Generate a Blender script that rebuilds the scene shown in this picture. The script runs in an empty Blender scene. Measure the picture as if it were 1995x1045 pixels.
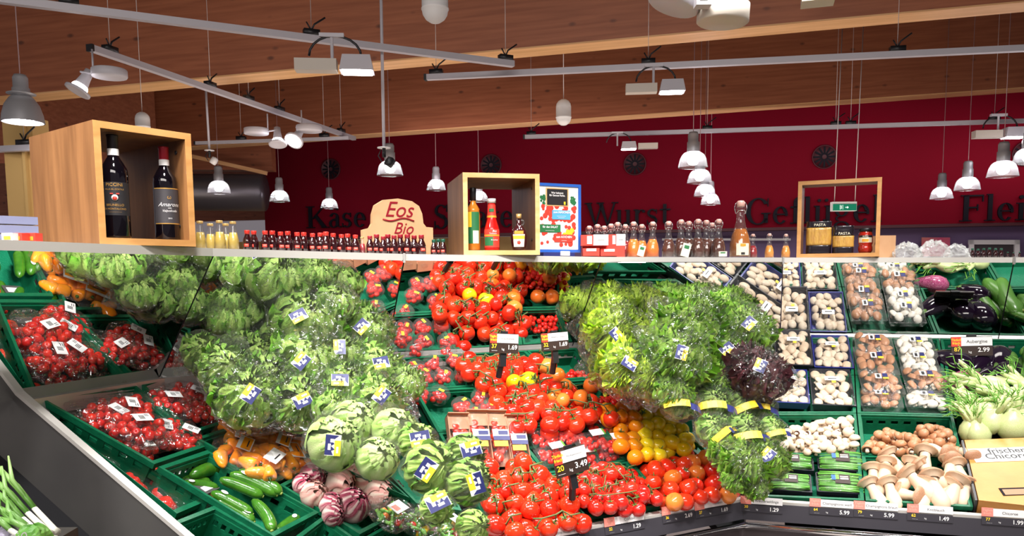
import bpy, math, random
from mathutils import Vector as V, Matrix as M
sc = bpy.context.scene
C = sc.collection
PI = math.pi
DBG = False
# ------------------------------------------------------------------ camera
FP, PX0, PY0, HOR, EYE = 1520.0, 997.5, 680.0, 534.0, 1.5
PT = math.atan((PY0-HOR)/FP); RO = math.radians(.5)
UP = V((0, math.sin(PT), math.cos(PT))); FW = V((0, math.cos(PT), -math.sin(PT)))
cR = V((1,0,0))*math.cos(RO) - UP*math.sin(RO); cU = V((1,0,0))*math.sin(RO) + UP*math.cos(RO)
EY = V((0,0,EYE))
cd = bpy.data.cameras.new('camera'); cam = bpy.data.objects.new('camera', cd); C.objects.link(cam); sc.camera = cam
m = M((cR, cU, -FW)).transposed().to_4x4(); m.translation = EY; cam.matrix_world = m
cd.sensor_width = 36; cd.lens = FP/1995*36; cd.shift_y = (PY0-522.5)/1995; cd.clip_start = .05; cd.clip_end = 100
# ------------------------------------------------------------------ world, lights, exposure
sc.view_settings.view_transform = 'Standard'; sc.view_settings.look = 'None'
sc.view_settings.gamma = 1; sc.view_settings.use_curve_mapping = False
sc.view_settings.exposure = 0.35
sc.cycles.transparent_max_bounces = 32; sc.cycles.max_bounces = 9; sc.cycles.caustics_reflective = False; sc.cycles.caustics_refractive = False
w = bpy.data.worlds.new('w'); sc.world = w; w.use_nodes = True
w.node_tree.nodes['Background'].inputs[0].default_value = (.75,.66,.72,1); w.node_tree.nodes['Background'].inputs[1].default_value = .19
def spot(name, loc, to, power, size=60, blend=.6, rad=.15, col=(1,.97,.95)):
    l = bpy.data.lights.new(name, 'SPOT'); l.energy = power; l.spot_size = math.radians(size); l.spot_blend = blend; l.shadow_soft_size = rad; l.color = col
    o = bpy.data.objects.new(name, l); C.objects.link(o); o.location = loc
    o.rotation_euler = (V(to)-V(loc)).to_track_quat('-Z','Y').to_euler(); return o
# ceiling track floods above and in front of the display
for a in [((-1.6,1.0,3.3),(-.75,2.05,.9),230,64),((-.55,1.15,3.3),(-.55,2.35,.9),230,60),((.35,1.6,3.3),(.25,2.8,.9),250,60),
          ((1.3,1.9,3.3),(1.0,3.15,.9),225,60),((2.4,2.0,3.3),(1.95,3.2,.9),200,64),
          ((-1.2,2.6,3.25),(-1.05,2.1,.95),90,75),((-.3,3.5,3.25),(-.1,2.7,.95),110,80),((1.3,4.2,3.25),(1.3,3.3,.95),110,80),((2.9,4.0,3.2),(2.3,3.2,.95),110,80)]:
    spot('ceiling_spot', a[0], a[1], a[2], a[3])
def area(name, loc, to, power, sx, sy, col=(1,1,1)):
    l = bpy.data.lights.new(name, 'AREA'); l.shape = 'RECTANGLE'; l.size = sx; l.size_y = sy; l.energy = power; l.color = col
    o = bpy.data.objects.new(name, l); C.objects.link(o); o.location = loc
    o.rotation_euler = (V(to)-V(loc)).to_track_quat('-Z','Y').to_euler(); return o
area('shop_fill', (0,-2.5,3.9), (0,3.5,1.6), 130, 5, 1.2, (1,.93,.88))  # added fill behind the camera, brightens the near beam and the shelf boxes
area('beam_fill', (.5,6.6,1.0), (.5,7.6,4), 62, 9, 1.2, (1,.84,.72))  # added uplight without a fixture, brightens the far beam
area('beam_fill', (0,5.3,1.0), (0,6.6,4), 22, 7, .5, (1,.84,.74))  # second added uplight, hidden behind the case, for the roof beams
area('side_fill', (-4.5,.3,2.9), (-.9,2.3,1.6), 28, 2, 1, (1,.93,.86))  # added fill from the left for the inner faces of the wooden boxes
area('wall_fill', (3,9.6,2.9), (3,12.5,2.7), 30, 9, .5, (1,.85,.9))  # unseen added light that brightens the red wall and its letters

# ------------------------------------------------------------------ pixel to world
def ray(x, y): return cR*((x-PX0)/FP) + cU*((PY0-y)/FP) + FW
def PZ(x, y, z):
    d = ray(x,y); return EY + d*((z)/d.z)            # z is relative to the eye
def PD(x, y, D):
    d = ray(x,y); return EY + d*(D/d.y)
def PP(x, y, O, N):
    d = ray(x,y); return EY + d*((O-EY).dot(N)/d.dot(N))
def pix(p):
    q = p-EY; f = q.dot(FW); return (PX0+FP*q.dot(cR)/f, PY0-FP*q.dot(cU)/f)
# ------------------------------------------------------------------ materials
MT = {}
def nt(name):
    m = bpy.data.materials.new(name); m.use_nodes = True; MT[name] = m
    t = m.node_tree; return m, t, t.nodes['Principled BSDF']
def node(t, kind, **kw):
    n = t.nodes.new(kind)
    for k, v in kw.items():
        if k[0] == 'i' and k[1:].isdigit(): n.inputs[int(k[1:])].default_value = v
        else: setattr(n, k, v)
    return n
def L(t, a, b): t.links.new(a, b)
def mat(name, col, rough=.5, metal=0, spec=.5, coat=0, var=0, vcol=None, bump=0, bscale=40, nscale=8, hue=None, sss=0, alpha=1, emit=None, estr=0, trans=0, stretch=None):
    """one principled material: var/vcol mixes by noise, hue mixes by object random"""
    m, t, b = nt(name); I = b.inputs
    I['Base Color'].default_value = (*col,1); I['Roughness'].default_value = rough; I['Metallic'].default_value = metal
    I['Specular IOR Level'].default_value = spec; I['Coat Weight'].default_value = coat; I['Coat Roughness'].default_value = .05
    I['Alpha'].default_value = alpha; I['Transmission Weight'].default_value = trans
    if sss: I['Subsurface Weight'].default_value = sss; I['Subsurface Scale'].default_value = .01
    if emit: I['Emission Color'].default_value = (*emit,1); I['Emission Strength'].default_value = estr
    src = None
    tc = node(t, 'ShaderNodeTexCoord'); mp = node(t, 'ShaderNodeMapping'); L(t, tc.outputs['Object'], mp.inputs[0])
    if stretch: mp.inputs['Scale'].default_value = stretch
    if vcol:
        n = node(t, 'ShaderNodeTexNoise'); n.inputs['Scale'].default_value = nscale; n.inputs['Detail'].default_value = 5; L(t, mp.outputs[0], n.inputs['Vector'])
        r = node(t, 'ShaderNodeMapRange'); r.inputs[1].default_value = .35; r.inputs[2].default_value = .68; r.inputs[4].default_value = var or 1; L(t, n.outputs[0], r.inputs[0])
        x = node(t, 'ShaderNodeMix', data_type='RGBA'); x.inputs[6].default_value = (*col,1); x.inputs[7].default_value = (*vcol,1); L(t, r.outputs[0], x.inputs[0]); src = x.outputs[2]
    if hue:
        oi = node(t, 'ShaderNodeObjectInfo'); x = node(t, 'ShaderNodeMix', data_type='RGBA'); x.inputs[6].default_value = (*col,1); x.inputs[7].default_value = (*hue,1)
        if src: L(t, src, x.inputs[6])
        L(t, oi.outputs['Random'], x.inputs[0]); src = x.outputs[2]
    if src: L(t, src, I['Base Color'])
    if bump:
        n = node(t, 'ShaderNodeTexNoise'); n.inputs['Scale'].default_value = bscale; n.inputs['Detail'].default_value = 4; L(t, mp.outputs[0], n.inputs['Vector'])
        bp = node(t, 'ShaderNodeBump'); bp.inputs['Strength'].default_value = bump; bp.inputs['Distance'].default_value = .01; L(t, n.outputs[0], bp.inputs['Height']); L(t, bp.outputs[0], I['Normal'])
    return m
def film(name, tint=(.985,.99,.985), gloss=.42, rough=.09, haze=.012, bs=16, bst=1.0, trl=False, dist=.02, lo=.12, crease=0):
    """thin clear plastic: see-through with wrinkled highlights and a faint milky haze"""
    m = bpy.data.materials.new(name); m.use_nodes = True; MT[name] = m; t = m.node_tree; t.nodes.clear()
    out = node(t, 'ShaderNodeOutputMaterial'); tr = node(t, 'ShaderNodeBsdfTransparent'); tr.inputs[0].default_value = (*tint,1)
    gl = node(t, 'ShaderNodeBsdfGlossy'); gl.inputs['Roughness'].default_value = rough
    df = node(t, 'ShaderNodeBsdfTranslucent' if trl else 'ShaderNodeBsdfDiffuse'); df.inputs[0].default_value = (.85,.87,.86,1)
    tc = node(t, 'ShaderNodeTexCoord'); n = node(t, 'ShaderNodeTexNoise'); n.inputs['Scale'].default_value = bs; n.inputs['Detail'].default_value = 3; n.inputs['Distortion'].default_value = 1.2
    L(t, tc.outputs['Object'], n.inputs['Vector'])
    bp = node(t, 'ShaderNodeBump'); bp.inputs['Strength'].default_value = bst; bp.inputs['Distance'].default_value = dist; L(t, n.outputs[0], bp.inputs['Height'])
    L(t, bp.outputs[0], gl.inputs['Normal'])
    lw = node(t, 'ShaderNodeLayerWeight'); lw.inputs[0].default_value = .12; L(t, bp.outputs[0], lw.inputs['Normal'])
    mr = node(t, 'ShaderNodeMapRange'); mr.inputs[3].default_value = gloss*lo; mr.inputs[4].default_value = gloss*.8; L(t, lw.outputs['Fresnel'], mr.inputs[0])
    if crease: # sharp folds of the plastic catch more light than its flat parts
        n2 = node(t, 'ShaderNodeTexNoise'); n2.inputs['Scale'].default_value = bs*1.1; n2.inputs['Detail'].default_value = 2; n2.inputs['Distortion'].default_value = .8; L(t, tc.outputs['Object'], n2.inputs['Vector'])
        s1 = node(t, 'ShaderNodeMath', operation='SUBTRACT'); s1.inputs[1].default_value = .5; L(t, n2.outputs[0], s1.inputs[0]); s2 = node(t, 'ShaderNodeMath', operation='ABSOLUTE'); L(t, s1.outputs[0], s2.inputs[0])
        cr = node(t, 'ShaderNodeMapRange'); cr.inputs[1].default_value = .004; cr.inputs[2].default_value = .022; cr.inputs[3].default_value = crease; cr.inputs[4].default_value = 0; L(t, s2.outputs[0], cr.inputs[0])
        mxx = node(t, 'ShaderNodeMath', operation='MAXIMUM'); L(t, mr.outputs[0], mxx.inputs[0]); L(t, cr.outputs[0], mxx.inputs[1]); mr = mxx
    a = node(t, 'ShaderNodeMixShader'); a.inputs[0].default_value = haze; L(t, tr.outputs[0], a.inputs[1]); L(t, df.outputs[0], a.inputs[2])
    b = node(t, 'ShaderNodeMixShader'); L(t, mr.outputs[0], b.inputs[0]); L(t, a.outputs[0], b.inputs[1]); L(t, gl.outputs[0], b.inputs[2]); L(t, b.outputs[0], out.inputs[0])
    return m
def leafmat(name, base, tip, rough=.45, rnd=.12, vein=None):
    """leaf colour by the 'tip' attribute (0 at the rib and base, 1 at the leaf edge)"""
    m, t, b = nt(name); at = node(t, 'ShaderNodeAttribute'); at.attribute_name = 'tip'
    tc = node(t, 'ShaderNodeTexCoord'); n = node(t, 'ShaderNodeTexNoise'); n.inputs['Scale'].default_value = 38; n.inputs['Detail'].default_value = 4; L(t, tc.outputs['Object'], n.inputs[0])
    ad = node(t, 'ShaderNodeMath', operation='MULTIPLY_ADD'); L(t, n.outputs[0], ad.inputs[0]); ad.inputs[1].default_value = .7; ad.inputs[2].default_value = -.35
    s = node(t, 'ShaderNodeMath', operation='ADD', use_clamp=True); L(t, at.outputs['Fac'], s.inputs[0]); L(t, ad.outputs[0], s.inputs[1])
    x = node(t, 'ShaderNodeMix', data_type='RGBA'); x.inputs[6].default_value = (*base,1); x.inputs[7].default_value = (*tip,1); L(t, s.outputs[0], x.inputs[0])
    oi = node(t, 'ShaderNodeObjectInfo'); hs = node(t, 'ShaderNodeHueSaturation'); L(t, x.outputs[2], hs.inputs['Color'])
    mr = node(t, 'ShaderNodeMapRange'); mr.inputs[3].default_value = .8; mr.inputs[4].default_value = 1.25; L(t, oi.outputs['Random'], mr.inputs[0]); L(t, mr.outputs[0], hs.inputs['Value'])
    L(t, hs.outputs[0], b.inputs['Base Color']); b.inputs['Roughness'].default_value = rough; b.inputs['Specular IOR Level'].default_value = .4
    b.inputs['Subsurface Weight'].default_value = 0
    bp = node(t, 'ShaderNodeBump'); bp.inputs['Strength'].default_value = .5; bp.inputs['Distance'].default_value = .004; L(t, n.outputs[0], bp.inputs['Height']); L(t, bp.outputs[0], b.inputs['Normal'])
    return m
def wood(name, c1, c2, knots=0, sc=(1,12,12), rough=.5, planks=0, knotcol=(.10,.035,.02)):
    m, t, b = nt(name); tc = node(t, 'ShaderNodeTexCoord'); mp = node(t, 'ShaderNodeMapping'); mp.inputs['Scale'].default_value = sc; L(t, tc.outputs['Object'], mp.inputs[0])
    n = node(t, 'ShaderNodeTexNoise'); n.inputs['Scale'].default_value = 3; n.inputs['Detail'].default_value = 6; n.inputs['Distortion'].default_value = .4; L(t, mp.outputs[0], n.inputs[0])
    x = node(t, 'ShaderNodeMix', data_type='RGBA'); x.inputs[6].default_value = (*c1,1); x.inputs[7].default_value = (*c2,1)
    r = node(t, 'ShaderNodeMapRange'); r.inputs[1].default_value = .35; r.inputs[2].default_value = .65; L(t, n.outputs[0], r.inputs[0]); fac = r.outputs[0]
    if planks:
        sx = node(t, 'ShaderNodeSeparateXYZ'); L(t, tc.outputs['Object'], sx.inputs[0])
        a = node(t, 'ShaderNodeMath', operation='ADD'); L(t, sx.outputs[0], a.inputs[0]); L(t, sx.outputs[1], a.inputs[1])
        q = node(t, 'ShaderNodeMath', operation='MULTIPLY'); L(t, a.outputs[0], q.inputs[0]); q.inputs[1].default_value = planks
        f = node(t, 'ShaderNodeMath', operation='FLOOR'); L(t, q.outputs[0], f.inputs[0])
        wn = node(t, 'ShaderNodeTexWhiteNoise', noise_dimensions='1D'); L(t, f.outputs[0], wn.inputs['W'])
        mx = node(t, 'ShaderNodeMath', operation='MULTIPLY_ADD'); L(t, wn.outputs[0], mx.inputs[0]); mx.inputs[1].default_value = .7; L(t, fac, mx.inputs[2])
        m2 = node(t, 'ShaderNodeMath', operation='MULTIPLY', use_clamp=True); L(t, mx.outputs[0], m2.inputs[0]); m2.inputs[1].default_value = .6; fac = m2.outputs[0]
    L(t, fac, x.inputs[0]); src = x.outputs[2]
    if knots:
        vo = node(t, 'ShaderNodeTexVoronoi'); mk = node(t, 'ShaderNodeMapping'); mk.inputs['Scale'].default_value = (knots*.7, knots, knots*1.3); L(t, tc.outputs['Object'], mk.inputs[0]); L(t, mk.outputs[0], vo.inputs[0]); vo.inputs['Scale'].default_value = 1
        kr = node(t, 'ShaderNodeMapRange'); kr.inputs[1].default_value = .06; kr.inputs[2].default_value = .16; kr.inputs[3].default_value = .85; kr.inputs[4].default_value = 0; L(t, vo.outputs['Distance'], kr.inputs[0])
        k = node(t, 'ShaderNodeMix', data_type='RGBA'); L(t, kr.outputs[0], k.inputs[0]); L(t, src, k.inputs[6]); k.inputs[7].default_value = (*knotcol,1); src = k.outputs[2]
    L(t, src, b.inputs['Base Color']); b.inputs['Roughness'].default_value = rough; return m
mat('tomato', (.72,.022,.008), .16, coat=.5, hue=(.78,.045,.010), vcol=(.62,.010,.006), var=.6, nscale=14)
mat('tomato_orange', (.95,.25,.008), .16, coat=.5, hue=(.95,.33,.01))
mat('tomato_yellow', (1,.66,.01), .16, coat=.5, hue=(1,.78,.02))
mat('tomato_unripe', (.85,.17,.02), .18, coat=.4, hue=(.86,.28,.05))
mat('cherry', (.62,.012,.010), .14, coat=.6, hue=(.75,.03,.012))
mat('vine', (.07,.13,.025), .6, vcol=(.16,.16,.06), var=.8, nscale=60)
mat('crate', (.003,.105,.046), .42, spec=.4, vcol=(.004,.16,.07), var=.6, nscale=30, bump=.15, bscale=90)
mat('crate_floor', (.004,.17,.082), .45, bump=.3, bscale=160)
mat('metal', (.55,.54,.52), .38, metal=.7, vcol=(.48,.46,.43), nscale=5)
mat('trim', (.56,.54,.50), .5, metal=.2)
mat('chrome', (.8,.8,.82), .12, metal=1)
mat('mirror', (.93,.94,.93), .01, metal=1)
mat('black', (.012,.012,.014), .4)
mat('blackgloss', (.006,.006,.008), .12, coat=.5)
mat('panel_grey', (.075,.072,.068), .6, vcol=(.055,.053,.052), nscale=4)
mat('base_dark', (.050,.038,.042), .45)
mat('rail_dark', (.045,.042,.050), .25)
mat('white', (.82,.81,.80), .5)
mat('paper', (.80,.79,.77), .6)
mat('inkblack', (.02,.02,.02), .5)
mat('yellow', (.90,.62,.03), .45)
mat('navy', (.02,.025,.13), .4)
mat('redlabel', (.75,.05,.03), .45)
mat('peach', (.83,.48,.36), .5)
mat('pinktag', (.80,.25,.20), .45)
mat('mush_white', (.67,.51,.36), .55, vcol=(.54,.38,.25), var=.5, nscale=25, hue=(.72,.59,.45))
mat('mush_pure', (.84,.78,.68), .5, vcol=(.72,.62,.50), var=.4, nscale=25)
mat('mush_brown', (.42,.17,.07), .42, vcol=(.55,.27,.13), var=.7, nscale=22, hue=(.50,.24,.12))
mat('mush_stem', (.80,.68,.53), .6, vcol=(.70,.55,.40), var=.5, nscale=30)
mat('gills', (.10,.045,.025), .7)
mat('king_cap', (.36,.17,.085), .5, vcol=(.52,.30,.18), nscale=25)
mat('king_stem', (.74,.56,.39), .55, vcol=(.72,.56,.40), var=.6, nscale=18)
mat('tray_blue', (.012,.02,.22), .3)
mat('tray_black', (.012,.012,.02), .3)
mat('cucumber', (.03,.14,.010), .22, vcol=(.07,.23,.018), var=.8, nscale=20, stretch=(1,1,.15), coat=.3, bump=.15, bscale=60)
mat('cucumber_tip', (.30,.38,.08), .5)
mat('zucchini', (.05,.15,.02), .28, vcol=(.14,.30,.06), nscale=60, coat=.2, hue=(.10,.26,.04))
mat('eggplant', (.010,.004,.014), .10, coat=.8)
mat('eggplant_violet', (.30,.02,.11), .14, coat=.6, vcol=(.55,.18,.30), nscale=20)
mat('calyx', (.10,.20,.04), .6)
mat('fennel', (.62,.66,.34), .35, vcol=(.36,.52,.14), var=.6, nscale=14, stretch=(3,3,.6))
mat('fennel_green', (.10,.34,.03), .5, vcol=(.22,.48,.07), nscale=30)
mat('pepper', (.98,.27,.008), .15, coat=.6, hue=(.98,.36,.02))
leafmat('butterhead', (.66,.80,.24), (.105,.36,.018))
leafmat('iceberg', (.78,.86,.42), (.30,.58,.08))
leafmat('lollo_green', (.68,.76,.12), (.30,.55,.008))
leafmat('lollo_mid', (.55,.72,.14), (.12,.38,.012))
leafmat('lollo_rosso', (.17,.045,.05), (.05,.010,.018))
leafmat('radicchio', (.92,.76,.68), (.30,.012,.06))
leafmat('radicchio_pale', (.92,.80,.66), (.62,.28,.24))
film('film', bs=22, rough=.12, lo=.08, crease=.6); film('head_film', bs=3.4, bst=1, gloss=.6, rough=.18, haze=.006, dist=.2, lo=.05, crease=.75); film('film_tight', gloss=.36, haze=.012, bs=40, bst=.7); film('cup', gloss=.4, rough=.05, haze=.04, bs=20, bst=.2); film('box_clear', gloss=.4, rough=.07, haze=.035, bs=35, bst=.5)
film('bag_thick', gloss=.5, haze=.22, bs=30)
film('glass', gloss=.6, rough=.06, haze=.025, bs=10, bst=.1)
film('bell_glass', tint=(.9,.9,.97), gloss=.6, rough=.1, haze=.16, bs=60, bst=.25, trl=True)
wood('beam_wood', (.38,.125,.055), (.28,.085,.036), knots=5.5, sc=(.5,5,9))
wood('beam_edge', (.80,.47,.22), (.66,.36,.15), sc=(.5,6,6))
wood('box_wood', (.34,.155,.055), (.20,.085,.028), sc=(10,10,1.2), planks=20, rough=.42)
wood('box_edge', (.66,.34,.12), (.54,.26,.08), sc=(3,3,10), rough=.4)
wood('box_edge_pale', (.82,.52,.24), (.70,.40,.15), sc=(3,3,10), rough=.4)
wood('sign_wood', (.62,.36,.19), (.54,.29,.14), sc=(3,3,3), rough=.5)
mat('wall_red', (.16,.001,.010), .8, spec=.1, vcol=(.14,.001,.009), nscale=.6)
mat('wall_letter', (.005,.004,.008), .6, spec=.15)
mat('vent_red', (.05,.002,.006), .6)
mat('wall_yellow', (.62,.40,.14), .7)
mat('duct', (.16,.15,.16), .35, metal=.7)
mat('track', (.50,.48,.52), .5, metal=.1)
mat('fixture', (.58,.56,.60), .45)
mat('fixture_warm', (.62,.56,.48), .5)
mat('neck', (.42,.42,.44), .4, metal=.4)
mat('cord', (.45,.30,.30), .6)
mat('wire', (.55,.50,.48), .4, metal=.6)
mat('lamp_on', (1,1,1), .5, emit=(1,.97,1), estr=22)
mat('bulb', (1,1,1), .5, emit=(1,.95,1), estr=34)
mat('floor_tile', (.35,.30,.27), .35, vcol=(.30,.26,.24), nscale=3)
mat('ceiling', (.10,.07,.06), .8)
mat('violet', (.20,.13,.28), .6)
mat('poster_pink', (.70,.06,.20), .6, vcol=(.75,.28,.18), nscale=3)
mat('exit_green', (.0,.13,.07), .5, emit=(0,.35,.18), estr=.25)
mat('exit_white', (.8,.9,.85), .5, emit=(.8,1,.9), estr=.5)

# ------------------------------------------------------------------ mesh building
class MB:
    def __init__(s): s.v=[]; s.f=[]; s.m=[]; s.t=[]
    def add(s, vs, fs, mi=0, tip=None):
        o=len(s.v); s.v += [tuple(v) for v in vs]; s.f += [tuple(i+o for i in f) for f in fs]; s.m += [mi]*len(fs)
        s.t += tip if tip else [0]*len(vs)
    def box(s, a, b, mi=0, mx=None):
        vs=[V((x,y,z)) for x in (a[0],b[0]) for y in (a[1],b[1]) for z in (a[2],b[2])]
        if mx: vs=[mx@v for v in vs]
        s.add(vs,[(0,1,3,2),(4,6,7,5),(0,4,5,1),(2,3,7,6),(0,2,6,4),(1,5,7,3)],mi)
    def hexa(s, q, h, mi=0):
        """solid from 4 corner points and 4 offset points"""
        vs=list(q)+list(h); s.add(vs,[(0,1,2,3),(7,6,5,4),(0,4,5,1),(1,5,6,2),(2,6,7,3),(3,7,4,0)],mi)
    def beam(s, a, b, w, h, mi=0, up=V((0,0,1))):
        a=V(a); b=V(b); d=(b-a).normalized(); x=d.cross(up).normalized(); y=x.cross(d).normalized()
        P=[x*w/2+y*h/2, -x*w/2+y*h/2, -x*w/2-y*h/2, x*w/2-y*h/2]
        s.hexa([a+p for p in P],[b+p for p in P],mi)
    def tube(s, pts, r, n=8, mi=0, cap=True):
        pts=[V(p) for p in pts]; rs=r if isinstance(r,(list,tuple)) else [r]*len(pts); vs=[]; prev=None
        for i,p in enumerate(pts):
            d=(pts[min(i+1,len(pts)-1)]-pts[max(i-1,0)]).normalized()
            if prev is None: x=d.orthogonal().normalized()
            else: x=(prev-d*prev.dot(d)); x=x.normalized() if x.length>1e-6 else d.orthogonal().normalized()
            prev=x; y=d.cross(x)
            vs += [p+(x*math.cos(2*PI*k/n)+y*math.sin(2*PI*k/n))*rs[i] for k in range(n)]
        fs=[(i*n+k, i*n+(k+1)%n, (i+1)*n+(k+1)%n, (i+1)*n+k) for i in range(len(pts)-1) for k in range(n)]
        if cap: fs += [tuple(range(n-1,-1,-1)), tuple((len(pts)-1)*n+k for k in range(n))]
        s.add(vs,fs,mi)
    def lathe(s, prof, n=20, mi=0, mx=None, mis=None, lob=0, nl=5):
        vs=[]
        for r,z in prof:
            for k in range(n):
                a=2*PI*k/n; rr=r*(1+lob*math.cos(nl*a)); vs.append(V((rr*math.cos(a),rr*math.sin(a),z)))
        if mx: vs=[mx@v for v in vs]
        for i in range(len(prof)-1):
            pass
        o=len(s.v); s.v += [tuple(v) for v in vs]; s.t += [0]*len(vs)
        for i in range(len(prof)-1):
            for k in range(n):
                s.f.append((o+i*n+k, o+i*n+(k+1)%n, o+(i+1)*n+(k+1)%n, o+(i+1)*n+k)); s.m.append(mis[i] if mis else mi)
    def mesh(s, name, mats, smooth=True):
        me=bpy.data.meshes.new(name); me.from_pydata(s.v,[],s.f)
        for k in mats: me.materials.append(MT[k])
        me.polygons.foreach_set('material_index', s.m)
        if smooth: me.polygons.foreach_set('use_smooth',[True]*len(s.f))
        if any(s.t):
            a=me.attributes.new('tip','FLOAT','POINT'); a.data.foreach_set('value', s.t)
        me.update(); return me
def mesh1(name, mats, fn, smooth=True):
    b=MB(); fn(b); return b.mesh(name, mats if isinstance(mats,list) else [mats], smooth)
def link(name, me, parent=None, mx=None):
    o=bpy.data.objects.new(name, me); C.objects.link(o)
    if parent: o.parent=parent
    if mx is not None: o.matrix_basis=mx
    return o
def tag(o, label=None, cat=None, group=None, kind=None):
    if label: o['label']=label
    if cat: o['category']=cat
    if group: o['group']=group
    if kind: o['kind']=kind
    return o
def empty(name, mx=None):
    o=bpy.data.objects.new(name, None); C.objects.link(o); o.empty_display_size=.05
    if mx is not None: o.matrix_basis = mx if isinstance(mx,M) else M.Translation(V(mx))
    return o
# recipe = list of (part name, mesh, matrix, [sub-parts], part label)
def inst(name, rec, mx, label=None, cat=None, group=None):
    if not isinstance(rec, list):
        o=link(name, rec, None, mx); return tag(o,label,cat,group)
    o=empty(name, mx); tag(o,label,cat,group)
    for p in rec:
        c=link(p[0], p[1], o, p[2])
        if len(p)>4 and p[4]: c['label']=p[4]
        for q in (p[3] if len(p)>3 and p[3] else []): link(q[0], q[1], c, q[2])
    return o
def frame(x, y, z, p, s=(1,1,1)):
    m=M((x*s[0],y*s[1],z*s[2])).transposed().to_4x4(); m.translation=p; return m
def T(x=0,y=0,z=0): return M.Translation(V((x,y,z)))
def R(a, ax='Z'): return M.Rotation(a, 4, ax)
def S(x,y=None,z=None): return M.Diagonal((x, x if y is None else y, x if z is None else z, 1))
ORD=['first','second','third','fourth','fifth','sixth','seventh','eighth','ninth','tenth','eleventh','twelfth','thirteenth','fourteenth','fifteenth','sixteenth','seventeenth','eighteenth','nineteenth','twentieth']
def ordw(i,n):
    if i==0: return 'leftmost'
    if i==n-1: return 'rightmost'
    return (ORD[i] if i<20 else 'twenty-'+ORD[i-20])+' from left'
def autolabel(items, base, gap=18, front='row'):
    """items: objects; names each by its row counted from the front and its place from the left"""
    L_=sorted(((pix(o.matrix_basis.translation),o) for o in items), key=lambda t:-t[0][1]); rows=[]
    for p,o in L_:
        if rows and rows[-1][0]-p[1]<gap: rows[-1][1].append((p[0],o))
        else: rows.append([p[1],[(p[0],o)]])
    for ri,(y,r) in enumerate(rows):
        r.sort(key=lambda t:t[0])
        for i,(x,o) in enumerate(r):
            s=base+', '+(ordw(i,len(r)) if len(r)>1 else ('alone' if len(rows)>1 else 'only one'))
            if len(rows)>1: s+=' in '+('front' if ri==0 else ORD[ri] if ri<20 else str(ri))+' '+front
            o['label']=s
_tx={}
def text_me(s, size, mname, extr=0, align='CENTER', shear=0, bold=0):
    k=(s,size,mname,extr,align,shear,bold)
    if k in _tx: return _tx[k]
    cu=bpy.data.curves.new('t','FONT'); cu.body=s; cu.size=size; cu.extrude=extr; cu.align_x=align; cu.align_y='CENTER'; cu.shear=shear; cu.offset=bold; cu.resolution_u=3
    ob=bpy.data.objects.new('t',cu); C.objects.link(ob); bpy.context.view_layer.update()
    me=bpy.data.meshes.new_from_object(ob.evaluated_get(bpy.context.evaluated_depsgraph_get())); me.materials.clear(); me.materials.append(MT[mname])
    bpy.data.objects.remove(ob); bpy.data.curves.remove(cu); me.name='lettering'; _tx[k]=me; return me
# ------------------------------------------------------------------ layout of the corner display (section frames)
MBZ, FZ = -.33, -.86
mbp=[(-260,829),(310,736),(752,695.5),(1115,674.7),(1520,654),(1945,660),(2300,665)]
tpp=[(-330,479),(415,499.5),(787,508),(1170,512),(1525,512),(1975,512),(2420,512)]
MBP=[PZ(x,y,MBZ) for x,y in mbp]
_u=(MBP[1]-MBP[0]).normalized(); _e=PZ(-22,789,MBZ); MBP[0]=_e
def mksec(A,B,slope):
    u=(B-A); u.z=0; u.normalize(); n=V((u.y,-u.x,0)); a=math.radians(slope)
    d=n*math.cos(a)-V((0,0,1))*math.sin(a); N=u.cross(-d); N=N if N.z>0 else -N
    return dict(O=A.copy(),u=u,n=n,d=d,N=N)
def slope_to(A,B,F):
    u=(B-A); u.z=0; u.normalize(); n=V((u.y,-u.x,0)); return math.degrees(math.atan2((A-F).z,(F-A).dot(n)))
SEC={}
SEC['L']=mksec(MBP[0],MBP[1],30)
SEC['W1']=mksec(MBP[1],MBP[2],32)
SEC['C']=mksec(MBP[2],MBP[3],slope_to(MBP[2],MBP[3],PZ(1060,1040,FZ)))
SEC['W2']=mksec(MBP[3],MBP[4],slope_to(MBP[3],MBP[4],PZ(1440,972,FZ)))
SEC['R']=mksec(MBP[4],MBP[5],slope_to(MBP[4],MBP[5],PZ(1440,972,FZ)))
def bed(s,x,y,h=0):
    q=SEC[s]; return PP(x,y,q['O']+q['N']*h,q['N'])
CTILT=38; secn=['L','W1','C','W2','R','R']
# neighbouring mirror planes share their seam edge; the centre panel leans CT degrees
def pnl(i,N): 
    N=N if N.y<0 else -N; A=PP(*tpp[i],MBP[i],N); B=PP(*tpp[i+1],MBP[i],N); return (MBP[i],MBP[i+1],B,A,N)
CT=math.radians(CTILT); _u=(MBP[3]-MBP[2]).normalized(); _n=V((_u.y,-_u.x,0)); PAN=[None]*6
PAN[2]=pnl(2,_u.cross(V((0,0,1))*math.cos(CT)+_n*math.sin(CT)).normalized())
PAN[1]=pnl(1,(MBP[2]-MBP[1]).cross(PAN[2][3]-MBP[2]).normalized()); PAN[0]=pnl(0,(MBP[1]-MBP[0]).cross(PAN[1][3]-MBP[1]).normalized())
PAN[3]=pnl(3,(MBP[4]-MBP[3]).cross(PAN[2][2]-MBP[3]).normalized()); _r=(MBP[5]-MBP[4]).normalized(); PAN[4]=pnl(4,_r.cross(V((0,0,1))*math.cos(math.radians(30))+V((_r.y,-_r.x,0))*.5).normalized()); PAN[5]=pnl(5,PAN[4][4])
if DBG: print('TILTS',CTILT,[round(math.degrees(math.asin(-p[4].z)),1) for p in PAN],[[round(c,2) for c in p[3]] for p in PAN])
RAIL=[PAN[0][3]]+[(PAN[i][2]+PAN[i+1][3])/2 for i in range(5)]+[PAN[5][2]]
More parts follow.
